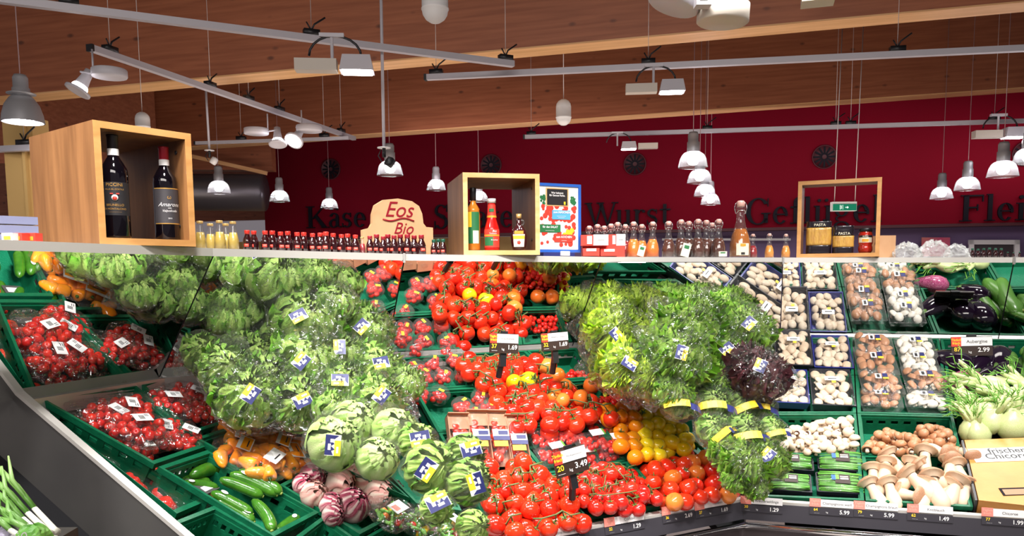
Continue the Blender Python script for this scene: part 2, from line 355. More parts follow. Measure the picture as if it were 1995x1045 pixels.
if DBG:
    for k in SEC: print(k, 'slope', math.degrees(math.asin(-SEC[k]['d'].z)), 'dir', math.degrees(math.atan2(SEC[k]['u'].y,SEC[k]['u'].x)))
    for r in RAIL: print('rail', [round(c,3) for c in r])
RT=.024
def outn(i):
    u=(RAIL[min(i+1,6)]-RAIL[max(i-1,0)]); u.z=0; u.normalize(); return V((-u.y,u.x,0))
def shelf(x, back=.05):
    """point on the shelf top behind the rail where pixel column x crosses it"""
    for i in range(6):
        a,b=RAIL[i],RAIL[i+1]
        if pix(b)[0]>=x or i==5:
            u=(b-a); u.z=0; u.normalize(); o=V((-u.y,u.x,0)); a2=a+o*back; N=o
            p=PP(x,520,a2,N); t=(p-a2).dot(u)/((b-a).length); return V((p.x,p.y,a.z+(b.z-a.z)*max(0,min(1,t))+RT))
# ------------------------------------------------------------------ the display case (one thing)
case=empty('produce_display_case',(1.0,3.0,0)); CI=case.matrix_basis.inverted()
tag(case,'long grey produce display case with mirrored back, bending around the corner of the shop','display case')
def cpart(name, me, lab=None):
    o=link(name, me, case, CI.copy()); 
    if lab: o['label']=lab
    return o
for i,(a,b,c,d,N) in enumerate(PAN):
    u=(b-a).normalized()*.0028
    def f(B): B.hexa([a+u,b-u,c-u,d+u],[p-N*.002 for p in (a+u,b-u,c-u,d+u)])
    cpart('mirror_panel',mesh1('mirror_panel','mirror',f,False),'clear tilted mirror panel')
    def f(B): B.hexa([p-N*.0025 for p in (a,b,c,d)],[p-N*.005 for p in (a,b,c,d)])
    cpart('backing_board',mesh1('backing','black',f,False))
RD=.05
def f(B):
    for i in range(6):
        a,b=RAIL[i],RAIL[i+1]; oa,ob=outn(i)*.02,outn(i+1)*.02; z=V((0,0,RT))
        B.hexa([a,b,b+ob,a+oa],[a+z,b+z,b+ob+z,a+oa+z])
cpart('top_rail',mesh1('top_rail','trim',f,False),'pale grey metal rail along the top')
def f(B):
    for i in range(6):
        a,b=RAIL[i],RAIL[i+1]; oa,ob=outn(i),outn(i+1); z=V((0,0,RT-.002)); z2=V((0,0,RT-.018))
        B.hexa([a+oa*.021+z2,b+ob*.021+z2,b+ob*.42+z2,a+oa*.42+z2],[a+oa*.021+z,b+ob*.021+z,b+ob*.42+z,a+oa*.42+z])
cpart('top_shelf',mesh1('top_shelf','trim',f,False),'shelf above the mirrors')
def f(B):
    for i in (2,4,5):
        a=RAIL[i]-outn(i)*.004; B.box(a+V((-.004,-.004,-.008)),a+V((.004,.004,RT+.003)))
cpart('rail_joint',mesh1('rail_joint','metal',f,False))
# grey strip under the mirrors and black bed under the crates
def f(B):
    for i in range(6):
        q=SEC[secn[i]]; a,b=MBP[i],MBP[i+1]; n=q['n']; z=V((0,0,-.05))
        if i==0: a=a+q['u']*((bed('L',0,722,.03)-a).dot(q['u']))
        w_=.03 if i<2 else .016; B.hexa([a,b,b+n*w_,a+n*w_],[a+z,b+z,b+n*w_+z,a+n*w_+z])
cpart('ledge_strip',mesh1('ledge_strip','metal',f,False))
FR=[PZ(1060,1040,FZ),PZ(1440,972,FZ),PZ(1995,1010,FZ)]
fu=(FR[1]-FR[0]).normalized(); FRO=[FR[0]-fu*.42, FR[1], FR[1]+(FR[2]-FR[1])*1.5]
qL=SEC['L']; 
def f(B):
    for s,corn in (('L',None),('C',None),('R',None)):
        q=SEC[s]; N=q['N']*-.17; d=q['d']
        if s=='L': a,b=MBP[0]+q['u']*.0,MBP[1]; dd=1.15; a=bed('L',-30,790)
        if s=='C': a,b=MBP[2],MBP[3]; dd=.95
        if s=='R': a,b=MBP[4],MBP[6]; dd=1.28
        Q=[a+N,b+N,b+N+d*dd,a+N+d*dd]; B.hexa(Q,[p+q['N']*-.03 for p in Q])
    F1=FRO[0]+V((0,0,-.1))
    for tri in ((MBP[1],MBP[2],FRO[0]),(MBP[3],MBP[4],FR[1])):
        z=V((0,0,-.19)); z2=V((0,0,-.22)); t=list(tri); B.add([p+z for p in t]+[p+z2 for p in t],[(0,1,2),(5,4,3),(0,3,4,1),(1,4,5,2),(2,5,3,0)])
cpart('bed_panel',mesh1('bed_panel','black',f,False))
# front lip, price rail, chrome bumper, dark base
def strip(z0,z1,o0,o1,mname,name,lab=None):
    def f(B):
        for a,b in ((FRO[0],FRO[1]),(FRO[1],FRO[2])):
            ends=[]
            for p in (a,b):
                if p is FRO[1]: n=(nC+nR).normalized()/max(.2,math.cos(nC.angle(nR)/2))
                else: n=nC if p is FRO[0] else nR
                ends.append([p+n*o0[0]+V((0,0,z0)), p+n*o0[1]+V((0,0,z0)), p+n*o1[1]+V((0,0,z1)), p+n*o1[0]+V((0,0,z1))])
            B.hexa(ends[0],ends[1])
    cpart(name,mesh1(name,mname,f,False),lab)
uC=fu; nC=V((uC.y,-uC.x,0)).normalized(); uR=(FR[2]-FR[1]); uR.z=0; uR.normalize(); nR=V((uR.y,-uR.x,0))
strip(-.006,.004,(-.01,.022),(-.01,.022),'trim','front_lip','pale grey metal lip')
strip(-.068,-.006,(.022,.039),(.012,.026),'rail_dark','price_rail','dark strip holding the price tags')
def f(B):
    q=[FRO[0]+nC*.055,FRO[1]+(nC+nR).normalized()*.06,FRO[2]+nR*.055]; z=V((0,0,-.086)); pts=[p+z for p in q]
    B.tube([pts[0],pts[1]],.013,10); B.tube([pts[1],pts[2]],.013,10)
cpart('bumper_tube',mesh1('bumper_tube','chrome',f),'shiny chrome bumper tube')
strip(-.64,-.095,(.0,.03),(.0,.03),'base_dark','base_panel')
def f(B):
    p=PP(1624,1030,FRO[1]+nR*.031,nR); B.box(p+V((-.004,-.006,-.4)),p+V((.004,.004,.0)))
cpart('panel_seam',mesh1('panel_seam','neck',f,False))
# left end panel with its sloping grey trim
ea,eb=bed('L',0,722,.03),bed('L',380,1045,.03); ed=(eb-ea).normalized(); e0=ea-ed*.35; e1=eb+ed*.5; eu=qL['u']
def f(B):
    w=-eu*.022; z=V((0,0,-.012)); B.hexa([e0,e1,e1+w,e0+w],[e0+z,e1+z,e1+w+z,e0+w+z])
cpart('end_panel_trim',mesh1('end_panel_trim','trim',f,False),'pale grey sloping edge trim')
def f(B):
    w=-eu*.020; z=V((0,0,-.012)); b0=V((e0.x,e0.y,.02)); b1=V((e1.x,e1.y,.02)); o=-eu*.001
    B.hexa([e0+z+o,e1+z+o,e1+w+z,e0+w+z],[b0+o,b1+o,b1+w,b0+w])
cpart('end_panel',mesh1('end_panel','panel_grey',f,False),'dark grey end panel')
# ------------------------------------------------------------------ price tags on the front rail
def uv_text(par, s, size, mname, mx, bold=0, shear=0):
    return link('lettering', text_me(s,size,mname,0,'CENTER',shear,bold), par, mx)
def price_tag(x0,x1,y0,y1,n,u,num,price,word,i):
    """tag lies on the sloping front of the price rail"""
    a=math.atan2(.012,.062); up=V((0,0,1))*math.cos(a)-n*math.sin(a); N=u.cross(up); N=N if N.dot(n)>0 else -N
    O=FR[1]+n*.026+V((0,0,-.006))+N*.0015
    xm=(x0+x1)/2; ym=(y0+y1)/2; p=PP(xm,ym,O,N); W=(PP(x1,ym,O,N)-PP(x0,ym,O,N)).length; 
    o=empty('price_tag',frame(u,up,N,p)); tag(o,None,'price tag','price tags on the front rail')
    def f(B): B.box((-W/2+W*.26,.004,0),(W/2,.030,.002))
    link('name_strip',mesh1('name_strip','white',f,False),o)
    def f(B): B.box((-W/2,.002,0),(-W/2+W*.26,.032,.002))
    r=link('red_square',mesh1('red_square','pinktag',f,False),o); uv_text(r,'Täglich\nfrisch',.011,'peach',T(-W/2+W*.13,.018,.0025))
    c=link('price_strip',mesh1('price_strip','rail_dark',lambda B:B.box((-W/2,-.026,0),(W/2,.0,.0015)),False),o)
    uv_text(o,word,.013,'inkblack',T(W*.13,.016,.0025))
    uv_text(o,num,.014,'yellow',T(-W*.36,-.008,.0025),.0003); uv_text(o,price,.020,'white',T(W*.30,-.013,.0025),.0003); uv_text(o,'kg',.008,'white',T(-W*.1,-.016,.0025)); uv_text(o,'______',.006,'white',T(-W*.33,-.018,.0025))
    return o
tags=[(1050,1138,1035,1060,nC,uC,'37','1.69','Strauchtomaten'),(1178,1255,1012,1032,nC,uC,'32','1.29','Cocktail'),(1290,1353,990,1012,nC,uC,'36','2.69','Romatomaten'),(1354,1424,983,998,nC,uC,'27','1.69','Tomaten'),
 (1442,1524,975,996,nR,uR,'30','1.29','Kräuterseitlinge'),(1577,1662,980,1002,nR,uR,'64','5.99','Champignons weiß'),(1663,1749,985,1007,nR,uR,'79','5.99','Champignons braun'),(1767,1856,992,1013,nR,uR,'62','1.49','Knoblauch'),(1912,2000,1000,1020,nR,uR,'77','1.99','Chicoree')]
autolabel([price_tag(*a,i) for i,a in enumerate(tags)],'white and red price tag on the dark front rail',gap=400)
# ------------------------------------------------------------------ crates
CR=[]
def crate(s, q, depth=.11, label=None, lift=0, name='produce_crate'):
    """green slotted plastic crate; q: back-left, back-right, front-right, front-left of its rim in the photo"""
    P_=[bed(s,x,y,lift) for x,y in q]; c=sum(P_,V())/4; N=SEC[s]['N']; P_=[c+(p-c)*.985 for p in P_]
    o=empty(name,c-N*depth); tag(o,label,'crate','green plastic produce crates'); I=o.matrix_basis.inverted()
    inn=[c+(p-c)*(1-.035/max(.1,(p-c).length)) for p in P_]      # inner edge of the rim
    ins=[c+(p-c)*(1-.016/max(.1,(p-c).length)) for p in P_]
    bt=[c-N*depth+(p-c)*.90 for p in P_]
    def f(B):
        for i in range(4):
            j=(i+1)%4; a,b,ci,di=P_[i],P_[j],inn[j],inn[i]; z=N*.007
            B.hexa([a+z,b+z,ins[j]+z,ins[i]+z],[a-z*1.5,b-z*1.5,ins[j]-z*1.5,ins[i]-z*1.5])
    link('rim',mesh1('rim','crate',f,False),o,I)
    for i in range(4):
        j=(i+1)%4
        def f(B):
            a,b,c2,d2=ins[i]-N*.004,ins[j]-N*.004,bt[j],bt[i]; th=(c-(a+b)/2).normalized()*.004
            def pt(s_,t_): return (a*(1-s_)+b*s_)*(1-t_)+(d2*(1-s_)+c2*s_)*t_
            def pan(s0,s1,t0,t1): Q=[pt(s0,t0),pt(s1,t0),pt(s1,t1),pt(s0,t1)]; B.hexa(Q,[p+th for p in Q])
            pan(0,1,0,.16); pan(0,1,.34,1); n=7
            for k in range(n): pan(k/n,(k+.45)/n if k<n-1 else 1,.16,.34)
            for k in (0.15,.85): # ribs outside
                pass
        link('side_wall',mesh1('side_wall','crate',f,False),o,I)
    def f(B): B.hexa(bt,[p+N*.004 for p in bt])
    link('crate_floor',mesh1('crate_floor','crate_floor',f,False),o,I)
    CR.append(o); return o
crate('L',[(74,780),(262,752),(400,875),(300,910)],label='green crate of bagged small tomatoes beside the end panel')
crate('L',[(270,750),(356,731),(462,820),(373,849)],label='green crate of bagged small tomatoes under the lettuce bags')
crate('L',[(305,913),(401,880),(622,1003),(533,1051)],.10,label='green crate holding loose cucumbers')
crate('L',[(377,857),(474,825),(612,906),(535,943)],.09,label='green crate holding bags of orange mini peppers')
crate('L',[(541,948),(618,909),(800,992),(700,1046)],.10,label='green crate holding radicchio heads')
crate('L',[(80,801),(98,798),(400,983),(345,1007)],.10,lift=-.035,label='low green crate of vine tomato packs beside the end panel')
crate('L',[(332,1022),(415,989),(540,1062),(430,1120)],.10,lift=-.015,label='nearly empty green crate below the cucumbers')
crate('L',[(552,1064),(628,1008),(760,1100),(680,1180)],.10,label='green crate corner below the radicchio')
crate('L',[(708,1050),(803,996),(930,1060),(850,1140)],.10,label='green crate of wrapped soup greens at the bottom edge')
crate('W1',[(392,742),(560,724),(640,822),(557,828)],.12,label='green crate buried under bagged butterhead lettuce')
crate('W1',[(575,722),(740,702),(806,801),(655,820)],.12,label='green crate under bagged lettuce, beside the tomato cups')
crate('W1',[(470,842),(640,832),(800,975),(640,905)],.12,label='green crate hidden under the iceberg lettuces')
crate('W1',[(660,830),(808,810),(900,1000),(810,985)],.12,label='green crate hidden under the wrapped romaine lettuces')
E0=[(768,701),(806,763),(852,846),(905,940),(965,1060)]; E1=[(886,692),(924,756),(990,836),(1062,928),(1137,1013)]; E2=[(1024,685),(1088,745),(1158,819),(1222,901),(1297,988)]; E3=[(1122,680),(1172,737),(1263,803),(1352,876),(1446,961)]
nmC=[['green crate of round tomato cups below the mirror','green crate of tomato cups, second from the mirror','green crate of tomatoes in cardboard trays','green front crate piled with large vine tomatoes'],
 ['green crate of vine tomatoes with the Strauchtomaten sign','green crate heaped with vine tomatoes in mid display','green crate of wrapped small tomato packs','green front crate piled with small vine tomatoes'],
 ['nearly empty green crate with some cherry tomatoes','green crate of small loose cherry tomatoes','green crate of orange and yellow tomatoes','green front crate of loose round tomatoes']]
for ci,(a,b) in enumerate(((E0,E1),(E1,E2),(E2,E3))):
    for r in range(4): crate('C',[a[r],b[r],b[r+1],a[r+1]],.085,label=nmC[ci][r])
R0=[(1502,660),(1500,734),(1497,808),(1490,888),(1478,970)]; R1=[(1662,660),(1665,734),(1669,808),(1677,890),(1685,979)]; R2=[(1830,662),(1843,737),(1858,813),(1876,893),(1897,992)]; R4=[(2190,667),(2225,750),(2260,830),(2300,912),(2340,1025)]; R3=[(2010,664),(2034,742),(2058,820),(2090,900),(2125,1008)]
nmR=[['green crate of blue mushroom trays under the mirror','green crate of white mushroom trays, second from mirror','green crate of loose white mushrooms','green front crate of packed green chives'],
 ['green crate of clear mushroom boxes under the mirror','green crate of clear mushroom boxes, second from mirror','green crate of loose brown mushrooms','green front crate of king oyster mushrooms'],
 ['green crate of aubergines and courgettes','green crate under the fennel bulbs',None,None],
 ['green crate of courgettes beyond the aubergines','empty green crate at the right edge',None,None]]
for ci,(a,b) in enumerate(((R0,R1),(R1,R2),(R2,R3),(R3,R4))):
    for r in range(4):
        if nmR[ci][r]: crate('R',[a[r],b[r],b[r+1],a[r+1]],.09,label=nmR[ci][r])
crate('W2',[(1135,684),(1300,668),(1330,790),(1270,795)],.11,label='green crate hidden under the frilly green lettuces')
crate('W2',[(1315,668),(1490,662),(1482,770),(1350,785)],.11,label='green crate under the dark red lettuce')
crate('W2',[(1300,805),(1485,785),(1478,950),(1440,950)],.11,label='green crate under the lamb lettuce bags')
# ------------------------------------------------------------------ room
def struct(name, me): 
    o=link(name,me); o['kind']='structure'; return o
struct('floor',mesh1('floor','floor_tile',lambda B:B.box((-9,-4,-.1),(16,16,0)),False))
struct('ceiling',mesh1('ceiling','ceiling',lambda B:B.box((-9,-4,5.3),(16,16,5.4)),False))
wd=V((math.cos(math.radians(-13)),math.sin(math.radians(-13)),0)); W0=PD(660,445,12.4); wn=V((wd.y,-wd.x,0)); wn=-wn if wn.y>0 else wn
def wp(x,y,off=0): return PP(x,y,W0+wn*off,wn)
def wallslab(name,mname,x0,x1,z0,z1,back=.15,off=0):
    a=wp(x0,450,off); b=wp(x1,450,off); k=-wn*back
    def f(B): B.hexa([V((a.x,a.y,z0)),V((b.x,b.y,z0)),V((b.x,b.y,z1)),V((a.x,a.y,z1))],[V((p.x,p.y,z))+k for p,z in ((a,z0),(b,z0),(b,z1),(a,z1))])
    return struct(name,mesh1(name,mname,f,False))
zred=wp(660,470).z
wallslab('wall_back','wall_red',517,2500,2.10,5.3)
wallslab('wall_lower','violet',1020,2500,0,2.10,off=-.5)
wallslab('wall_left_back','wall_yellow',-500,1030,0,2.1,off=-.9)
wallslab('wall_far_left','beam_wood',-500,517,2.5,5.3,off=-1.2)
wallslab('trim_1','vent_red',517,2500,2.07,2.11,back=.2,off=.02)
def beamobj(name, x0,y0,x1,y1, D0, D1, h, th, lab):
    a=PD(x0,y0,D0); b=PD(x1,y1,D1); d=(b-a); dh=V((d.x,d.y,0)).normalized(); n=V((-dh.y,dh.x,0))
    L_=d.length; x=d.normalized(); z=n.cross(x); z=-z if z.z<0 else z; z=-z if z.z<0 else z
    mx=frame(x,n,z,a); o=link(name,mesh1(name,['beam_wood','beam_edge'],lambda B:(B.box((0,0,.012),(L_,th,h),0),B.box((0,0,0),(L_,th,.012),1)),False),None,mx); tag(o,lab,'beam','wooden roof beams')
    o['kind']='structure'; return o
beamobj('trim_2',-700,255,2700,-61,7.6,5.4,1.5,.24,'nearer deep wooden roof beam')
beamobj('trim_3',308,291,2700,122,10.6,8.8,1.9,.24,'farther deep wooden roof beam above the red wall')
# beam running away at the left
a=PD(308,332,10.4); b=PD(-400,300,7.0)
def f(B):
    d=(b-a); B.hexa([a,b,b+V((-.2,.2,0)),a+V((-.2,.2,0))],[p+V((0,0,2.2)) for p in (a,b,b+V((-.2,.2,0)),a+V((-.2,.2,0)))])
struct('trim_4',mesh1('trim_4','beam_wood',f,False))
a=PD(300,330,11.2); b=PD(530,332,11.2)
struct('trim_5',mesh1('trim_5','beam_wood',lambda B:B.hexa([a,b,b+V((0,.2,0)),a+V((0,.2,0))],[p+V((0,0,2.2)) for p in (a,b,b+V((0,.2,0)),a+V((0,.2,0)))]),False))
struct('trim_6',mesh1('trim_6','beam_edge',lambda B:B.beam(PD(370,304,10.9),PD(520,338,10.9),.05,.05),False))
struct('trim_7',mesh1('trim_7','beam_edge',lambda B:B.beam(PD(378,288,10.8),PD(520,280,10.8),.05,.03),False))
# yellow timber column far left
a=PD(4,240,5.6); b=PD(62,240,5.6)
c_=mesh1('column','wall_yellow',lambda B:(B.box((a.x,5.6,0),(b.x,5.8,a.z+.05)),B.box((b.x-.06,5.56,0),(b.x-.04,5.6,a.z))),False)
struct('wall_column',c_)
# duct
o=link('ventilation_duct',mesh1('duct','duct',lambda B:B.tube([PD(60,372,11.3),PD(515,376,11.3)],.26,24)))
tag(o,'large grey round ventilation duct left of the red wall','duct')
# round swirl vents in the red wall
for i,(x,y) in enumerate([(645,330),(957,322),(1237,320),(1606,306),(1998,300)]):
    mx=frame(wd,V((0,0,1)),wn,wp(x,y,.01)); r=.16
    def f(B):
        B.lathe([(0,0),(r,0),(r,.02),(r*.92,.02),(r*.92,.008),(0,.008)],28)
    o=empty('swirl_vent',mx); tag(o,None,'vent','round vents in the red wall')
    link('vent_plate',mesh1('vent_plate','vent_red',f),o)
    def f(B):
        for k in range(12):
            a=k*PI/6; B.box((.03,-.012,.008),(r*.85,.012,.014),0,R(a))
    link('swirl_slots',mesh1('swirl_slots','wall_letter',f,False),o)
    o['label']='round swirl vent in the red wall, '+['above the K of Käse','behind the middle box','above Wurst','above the box on the right','at the right picture edge'][i]
# ------------------------------------------------------------------ serif wall letters
def ring(B, cx,cy,rx,ry,t,a0,a1,hl=.045,n=18,dz=.03):
    a0,a1=math.radians(a0),math.radians(a1)
    for k in range(n):
        q=[]
        for s in (k,k+1):
            a=a0+(a1-a0)*s/n; q.append((V((cx+rx*math.cos(a),cy+ry*math.sin(a),0)),V((cx+(rx-t)*math.cos(a),cy+(ry-hl)*math.sin(a),0))))
        o=[q[0][0],q[1][0],q[1][1],q[0][1]]; B.hexa([p+V((0,0,dz)) for p in o],o)
def poly(B,pts,dz=.03): 
    o=[V((x,y,0)) for x,y in pts]; B.hexa([p+V((0,0,dz)) for p in o],o)
def bx(B,x0,y0,x1,y1): poly(B,[(x0,y0),(x1,y0),(x1,y1),(x0,y1)])
def ser(B,x,y,w=.34): bx(B,x-w/2,y-.02,x+w/2,y+.02)
X=.66
def G_K(B): bx(B,.12,0,.27,1); ser(B,.195,.02,.38); ser(B,.195,.98,.38); poly(B,[(.27,.42),(.34,.42),(.84,.98),(.76,.98)]); ser(B,.80,.98,.3); poly(B,[(.38,.52),(.48,.62),(.95,.0),(.74,.0)]); ser(B,.86,.02,.34)
def G_a(B): ring(B,.26,.18,.2,.19,.11,60,330); bx(B,.36,.05,.49,.5); ring(B,.29,.48,.2,.19,.1,0,170); ring(B,.55,.1,.1,.1,.04,180,300); poly(B,[(.2,.33),(.4,.38),(.4,.43),(.2,.38)])
def G_um(B): G_a(B); ring(B,.18,.86,.06,.06,.06,0,360,.06); ring(B,.42,.86,.06,.06,.06,0,360,.06)
def G_s(B): ring(B,.25,.49,.19,.18,.1,30,270); ring(B,.25,.17,.2,.18,.11,-150,90); bx(B,.4,.46,.43,.66); bx(B,.05,0,.08,.2); poly(B,[(.12,.45),(.2,.3),(.42,.2),(.36,.36)])
def G_e(B): ring(B,.3,.33,.25,.34,.13,20,320); ring(B,.3,.36,.25,.31,.09,-12,90); bx(B,.12,.34,.53,.39)
def G_S(B): ring(B,.33,.75,.26,.26,.12,30,270); ring(B,.33,.27,.28,.28,.13,-150,90); bx(B,.55,.7,.59,1); bx(B,.05,0,.09,.32); poly(B,[(.14,.7),(.26,.48),(.55,.32),(.48,.55)])
def G_l(B): bx(B,.1,0,.24,1.02); ser(B,.17,.02); ser(B,.13,1.0,.16)
def G_t(B): bx(B,.14,.1,.27,.86); bx(B,.02,.6,.42,.66); ring(B,.28,.12,.14,.13,.1,180,330)
def G_W(B): poly(B,[(.05,1),(.22,1),(.44,.0),(.38,.0)]); poly(B,[(.38,0),(.44,0),(.68,.95),(.62,.95)]); poly(B,[(.52,1),(.69,1),(.92,0),(.86,0)]); poly(B,[(.86,0),(.92,0),(1.2,1),(1.13,1)]); ser(B,.13,.98,.3); ser(B,.6,.98,.3); ser(B,1.17,.98,.26)
def G_u(B): bx(B,.08,.14,.21,.66); bx(B,.42,0,.55,.66); ring(B,.27,.16,.19,.17,.12,180,350); ser(B,.11,.64,.18); ser(B,.45,.64,.18); ser(B,.55,.02,.16)
def G_ue(B): G_u(B); ring(B,.19,.86,.06,.06,.06,0,360,.06); ring(B,.43,.86,.06,.06,.06,0,360,.06)
def G_r(B): bx(B,.1,0,.23,.66); ser(B,.165,.02); ser(B,.12,.64,.18); ring(B,.34,.5,.13,.16,.05,40,180); ring(B,.42,.58,.06,.06,.06,0,360,.06)
def G_G(B): ring(B,.46,.5,.42,.52,.17,35,325); bx(B,.66,.05,.8,.42); ser(B,.73,.42,.32); bx(B,.78,.68,.81,1)
def G_f(B): bx(B,.12,0,.25,.85); ser(B,.185,.02); bx(B,.02,.6,.4,.66); ring(B,.31,.83,.19,.19,.12,30,180)
def G_g(B): ring(B,.28,.45,.22,.22,.11,0,360); ring(B,.28,-.14,.26,.19,.09,0,360); bx(B,.4,.6,.56,.65); ring(B,.2,.16,.12,.1,.06,90,270)
def G_F(B): bx(B,.12,0,.28,1); ser(B,.2,.02,.4); ser(B,.15,.98,.26); bx(B,.12,.94,.75,1); bx(B,.71,.74,.75,1); bx(B,.28,.49,.58,.55); bx(B,.55,.4,.59,.64)
def G_i(B): bx(B,.1,0,.24,.66); ser(B,.17,.02); ser(B,.12,.64,.2); ring(B,.17,.87,.075,.075,.07,0,360,.07)
def G_c(B): ring(B,.3,.33,.25,.34,.13,40,320); ring(B,.44,.52,.06,.06,.06,0,360,.06)
def G_h(B): bx(B,.1,0,.23,1.02); ser(B,.165,.02); bx(B,.43,0,.56,.48); ser(B,.5,.02); ring(B,.36,.46,.2,.2,.12,0,150)
ADV={'K':.98,'a':.6,'ä':.6,'s':.52,'e':.62,'S':.7,'l':.36,'t':.44,'W':1.2,'u':.66,'ü':.66,'r':.5,'G':.92,'f':.42,'g':.62,'F':.8,'i':.36,'c':.58,'h':.66}
GL={'K':G_K,'a':G_a,'ä':G_um,'s':G_s,'e':G_e,'S':G_S,'l':G_l,'t':G_t,'W':G_W,'u':G_u,'ü':G_ue,'r':G_r,'G':G_G,'f':G_f,'g':G_g,'F':G_F,'i':G_i,'c':G_c,'h':G_h}
for word,x0,x1,yb,yt,xe in [('Käse',598,716,445,403,0),('Salate',845,1003,446,400,0),('Wurst',1140,1307,441,396,0),('Geflügel',1450,1718,438,388,0),('Fleisch',1868,2110,432,381,0)]:
    a=wp(x0,yb,.02); b=wp(x1,yb,.02); hgt=wp(x0,yt,.02).z-a.z; tot=sum(ADV[c] for c in word); W=(V((b.x,b.y,0))-V((a.x,a.y,0))).length; sx=W/tot
    o=empty('wall_lettering',frame(wd,V((0,0,1)),-wd.cross(V((0,0,1))).normalized() if False else wn,a)); tag(o,'dark serif lettering %s on the red wall'%word,'lettering','department names on the red wall')
    cx=0
    for ch in word:
        B=MB(); GL[ch](B); link('letter',B.mesh('letter',['wall_letter'],False),o,T(cx,0,0)@S(sx,hgt,1)); cx+=ADV[ch]*sx
# ------------------------------------------------------------------ lamps and tracks
def hung(top, bot, r=.004, m='wire', name='suspension_wire'): return mesh1(name,m,lambda B:B.tube([bot,top],r,6))
def track(x0,y0,x1,y1,z,label,w=.045,clips=()):
    a,b=PZ(x0,y0,z),PZ(x1,y1,z); o=empty('light_track',a); I=o.matrix_basis.inverted(); tag(o,label,'track','ceiling light tracks')
    link('track_rail',mesh1('track_rail','track',lambda B:B.beam(a,b,w,w*.9),False),o,I)
    link('end_cap',mesh1('end_cap','black',lambda B:B.beam(a-(b-a).normalized()*.02,a,w*1.1,w),False),o,I)
    for cx in clips:
        t=(cx-x0)/(x1-x0); p=PZ(cx,y0+(y1-y0)*t,z); d=(b-a).normalized(); s=V((-d.y,d.x,0))
        def f(B):
            B.box((-.05,-.025,.0),(.05,.025,.035),0,frame(d,s,V((0,0,1)),p+V((0,0,.02))))
            B.tube([p+V((0,0,.05)),p+d*.02+V((0,0,.09)),p+d*.09+V((0,0,.14))],.006,6); B.tube([p+V((0,0,.05)),p-d*.03+V((0,0,.10))],.005,6)
        link('clip',mesh1('clip','black',f),o,I); link('wire',hung(p+V((0,0,2.2)),p+V((0,0,.05)),.0022),o,I)
    return a,b
TZ=1.5
track(-60,-9,1000,125,TZ,'long light track crossing the top left corner',clips=(135,607,985))
track(178,94,690,270,TZ,'light track running away above the wine box',clips=(215,410,485,545,665))
track(832,151,2080,90,TZ,'light track crossing the brown beam at the right',clips=(850,1263,1748))
track(1023,267,2080,233,TZ,'light track in front of the red wall',clips=(1035,1378,1628,1657,1937))
track(-40,293,62,288,.9,'short light track at the left edge behind the pendant',clips=(48,))
track(382,279,680,269,TZ-.05,'light track under the far beam above the duct',w=.035,clips=(470,632))
def flood(px_,py,D,yaw,s,label,box_side=-1):
    """square track flood: lamp head, ballast box, black cable loop"""
    p=PD(px_,py,D); o=empty('track_floodlight',M.Translation(p)@R(yaw)@S(s)); tag(o,label,'floodlight','square track floodlights')
    def f(B):
        B.hexa([V((-.11,-.08,0)),V((.11,-.08,0)),V((.11,.08,0)),V((-.11,.08,0))],[V((-.09,-.065,.10)),V((.09,-.065,.10)),V((.09,.065,.10)),V((-.09,.065,.10))])
    link('lamp_head',mesh1('lamp_head','fixture',f,False),o)
    link('lamp_face',mesh1('lamp_face','lamp_on',lambda B:B.box((-.095,-.065,-.006),(.095,.065,0)),False),o,None)
    link('ballast_box',mesh1('ballast_box','fixture_warm',lambda B:B.box((.13*box_side if box_side>0 else -.40,-.05,-.0),(.40 if box_side>0 else -.13,.05,.075)),False),o)
    link('cable',mesh1('cable','black',lambda B:B.tube([(-.14+.17*math.cos(a),0,.10+.13*math.sin(a)) for a in [k*PI/10 for k in range(11)]],.008,6)),o)
    link('stem',mesh1('stem','fixture',lambda B:(B.tube([(-.16,0,.05),(-.16,0,.24)],.011,8),B.box((-.24,-.02,.22),(-.08,.02,.245))),False),o)
flood(696,141,4.95,.1,.93,'square track floodlight lit at the top left of centre')
flood(1309,180,5.6,-.1,.80,'square track floodlight lit at the right, before the brown beam')
flood(1225,291,8.4,-.1,.75,'small square floodlight lit before the red wall, left of the stacked pendants',1)
flood(1975,268,7.9,-.1,.95,'square floodlight lit at the right picture edge')
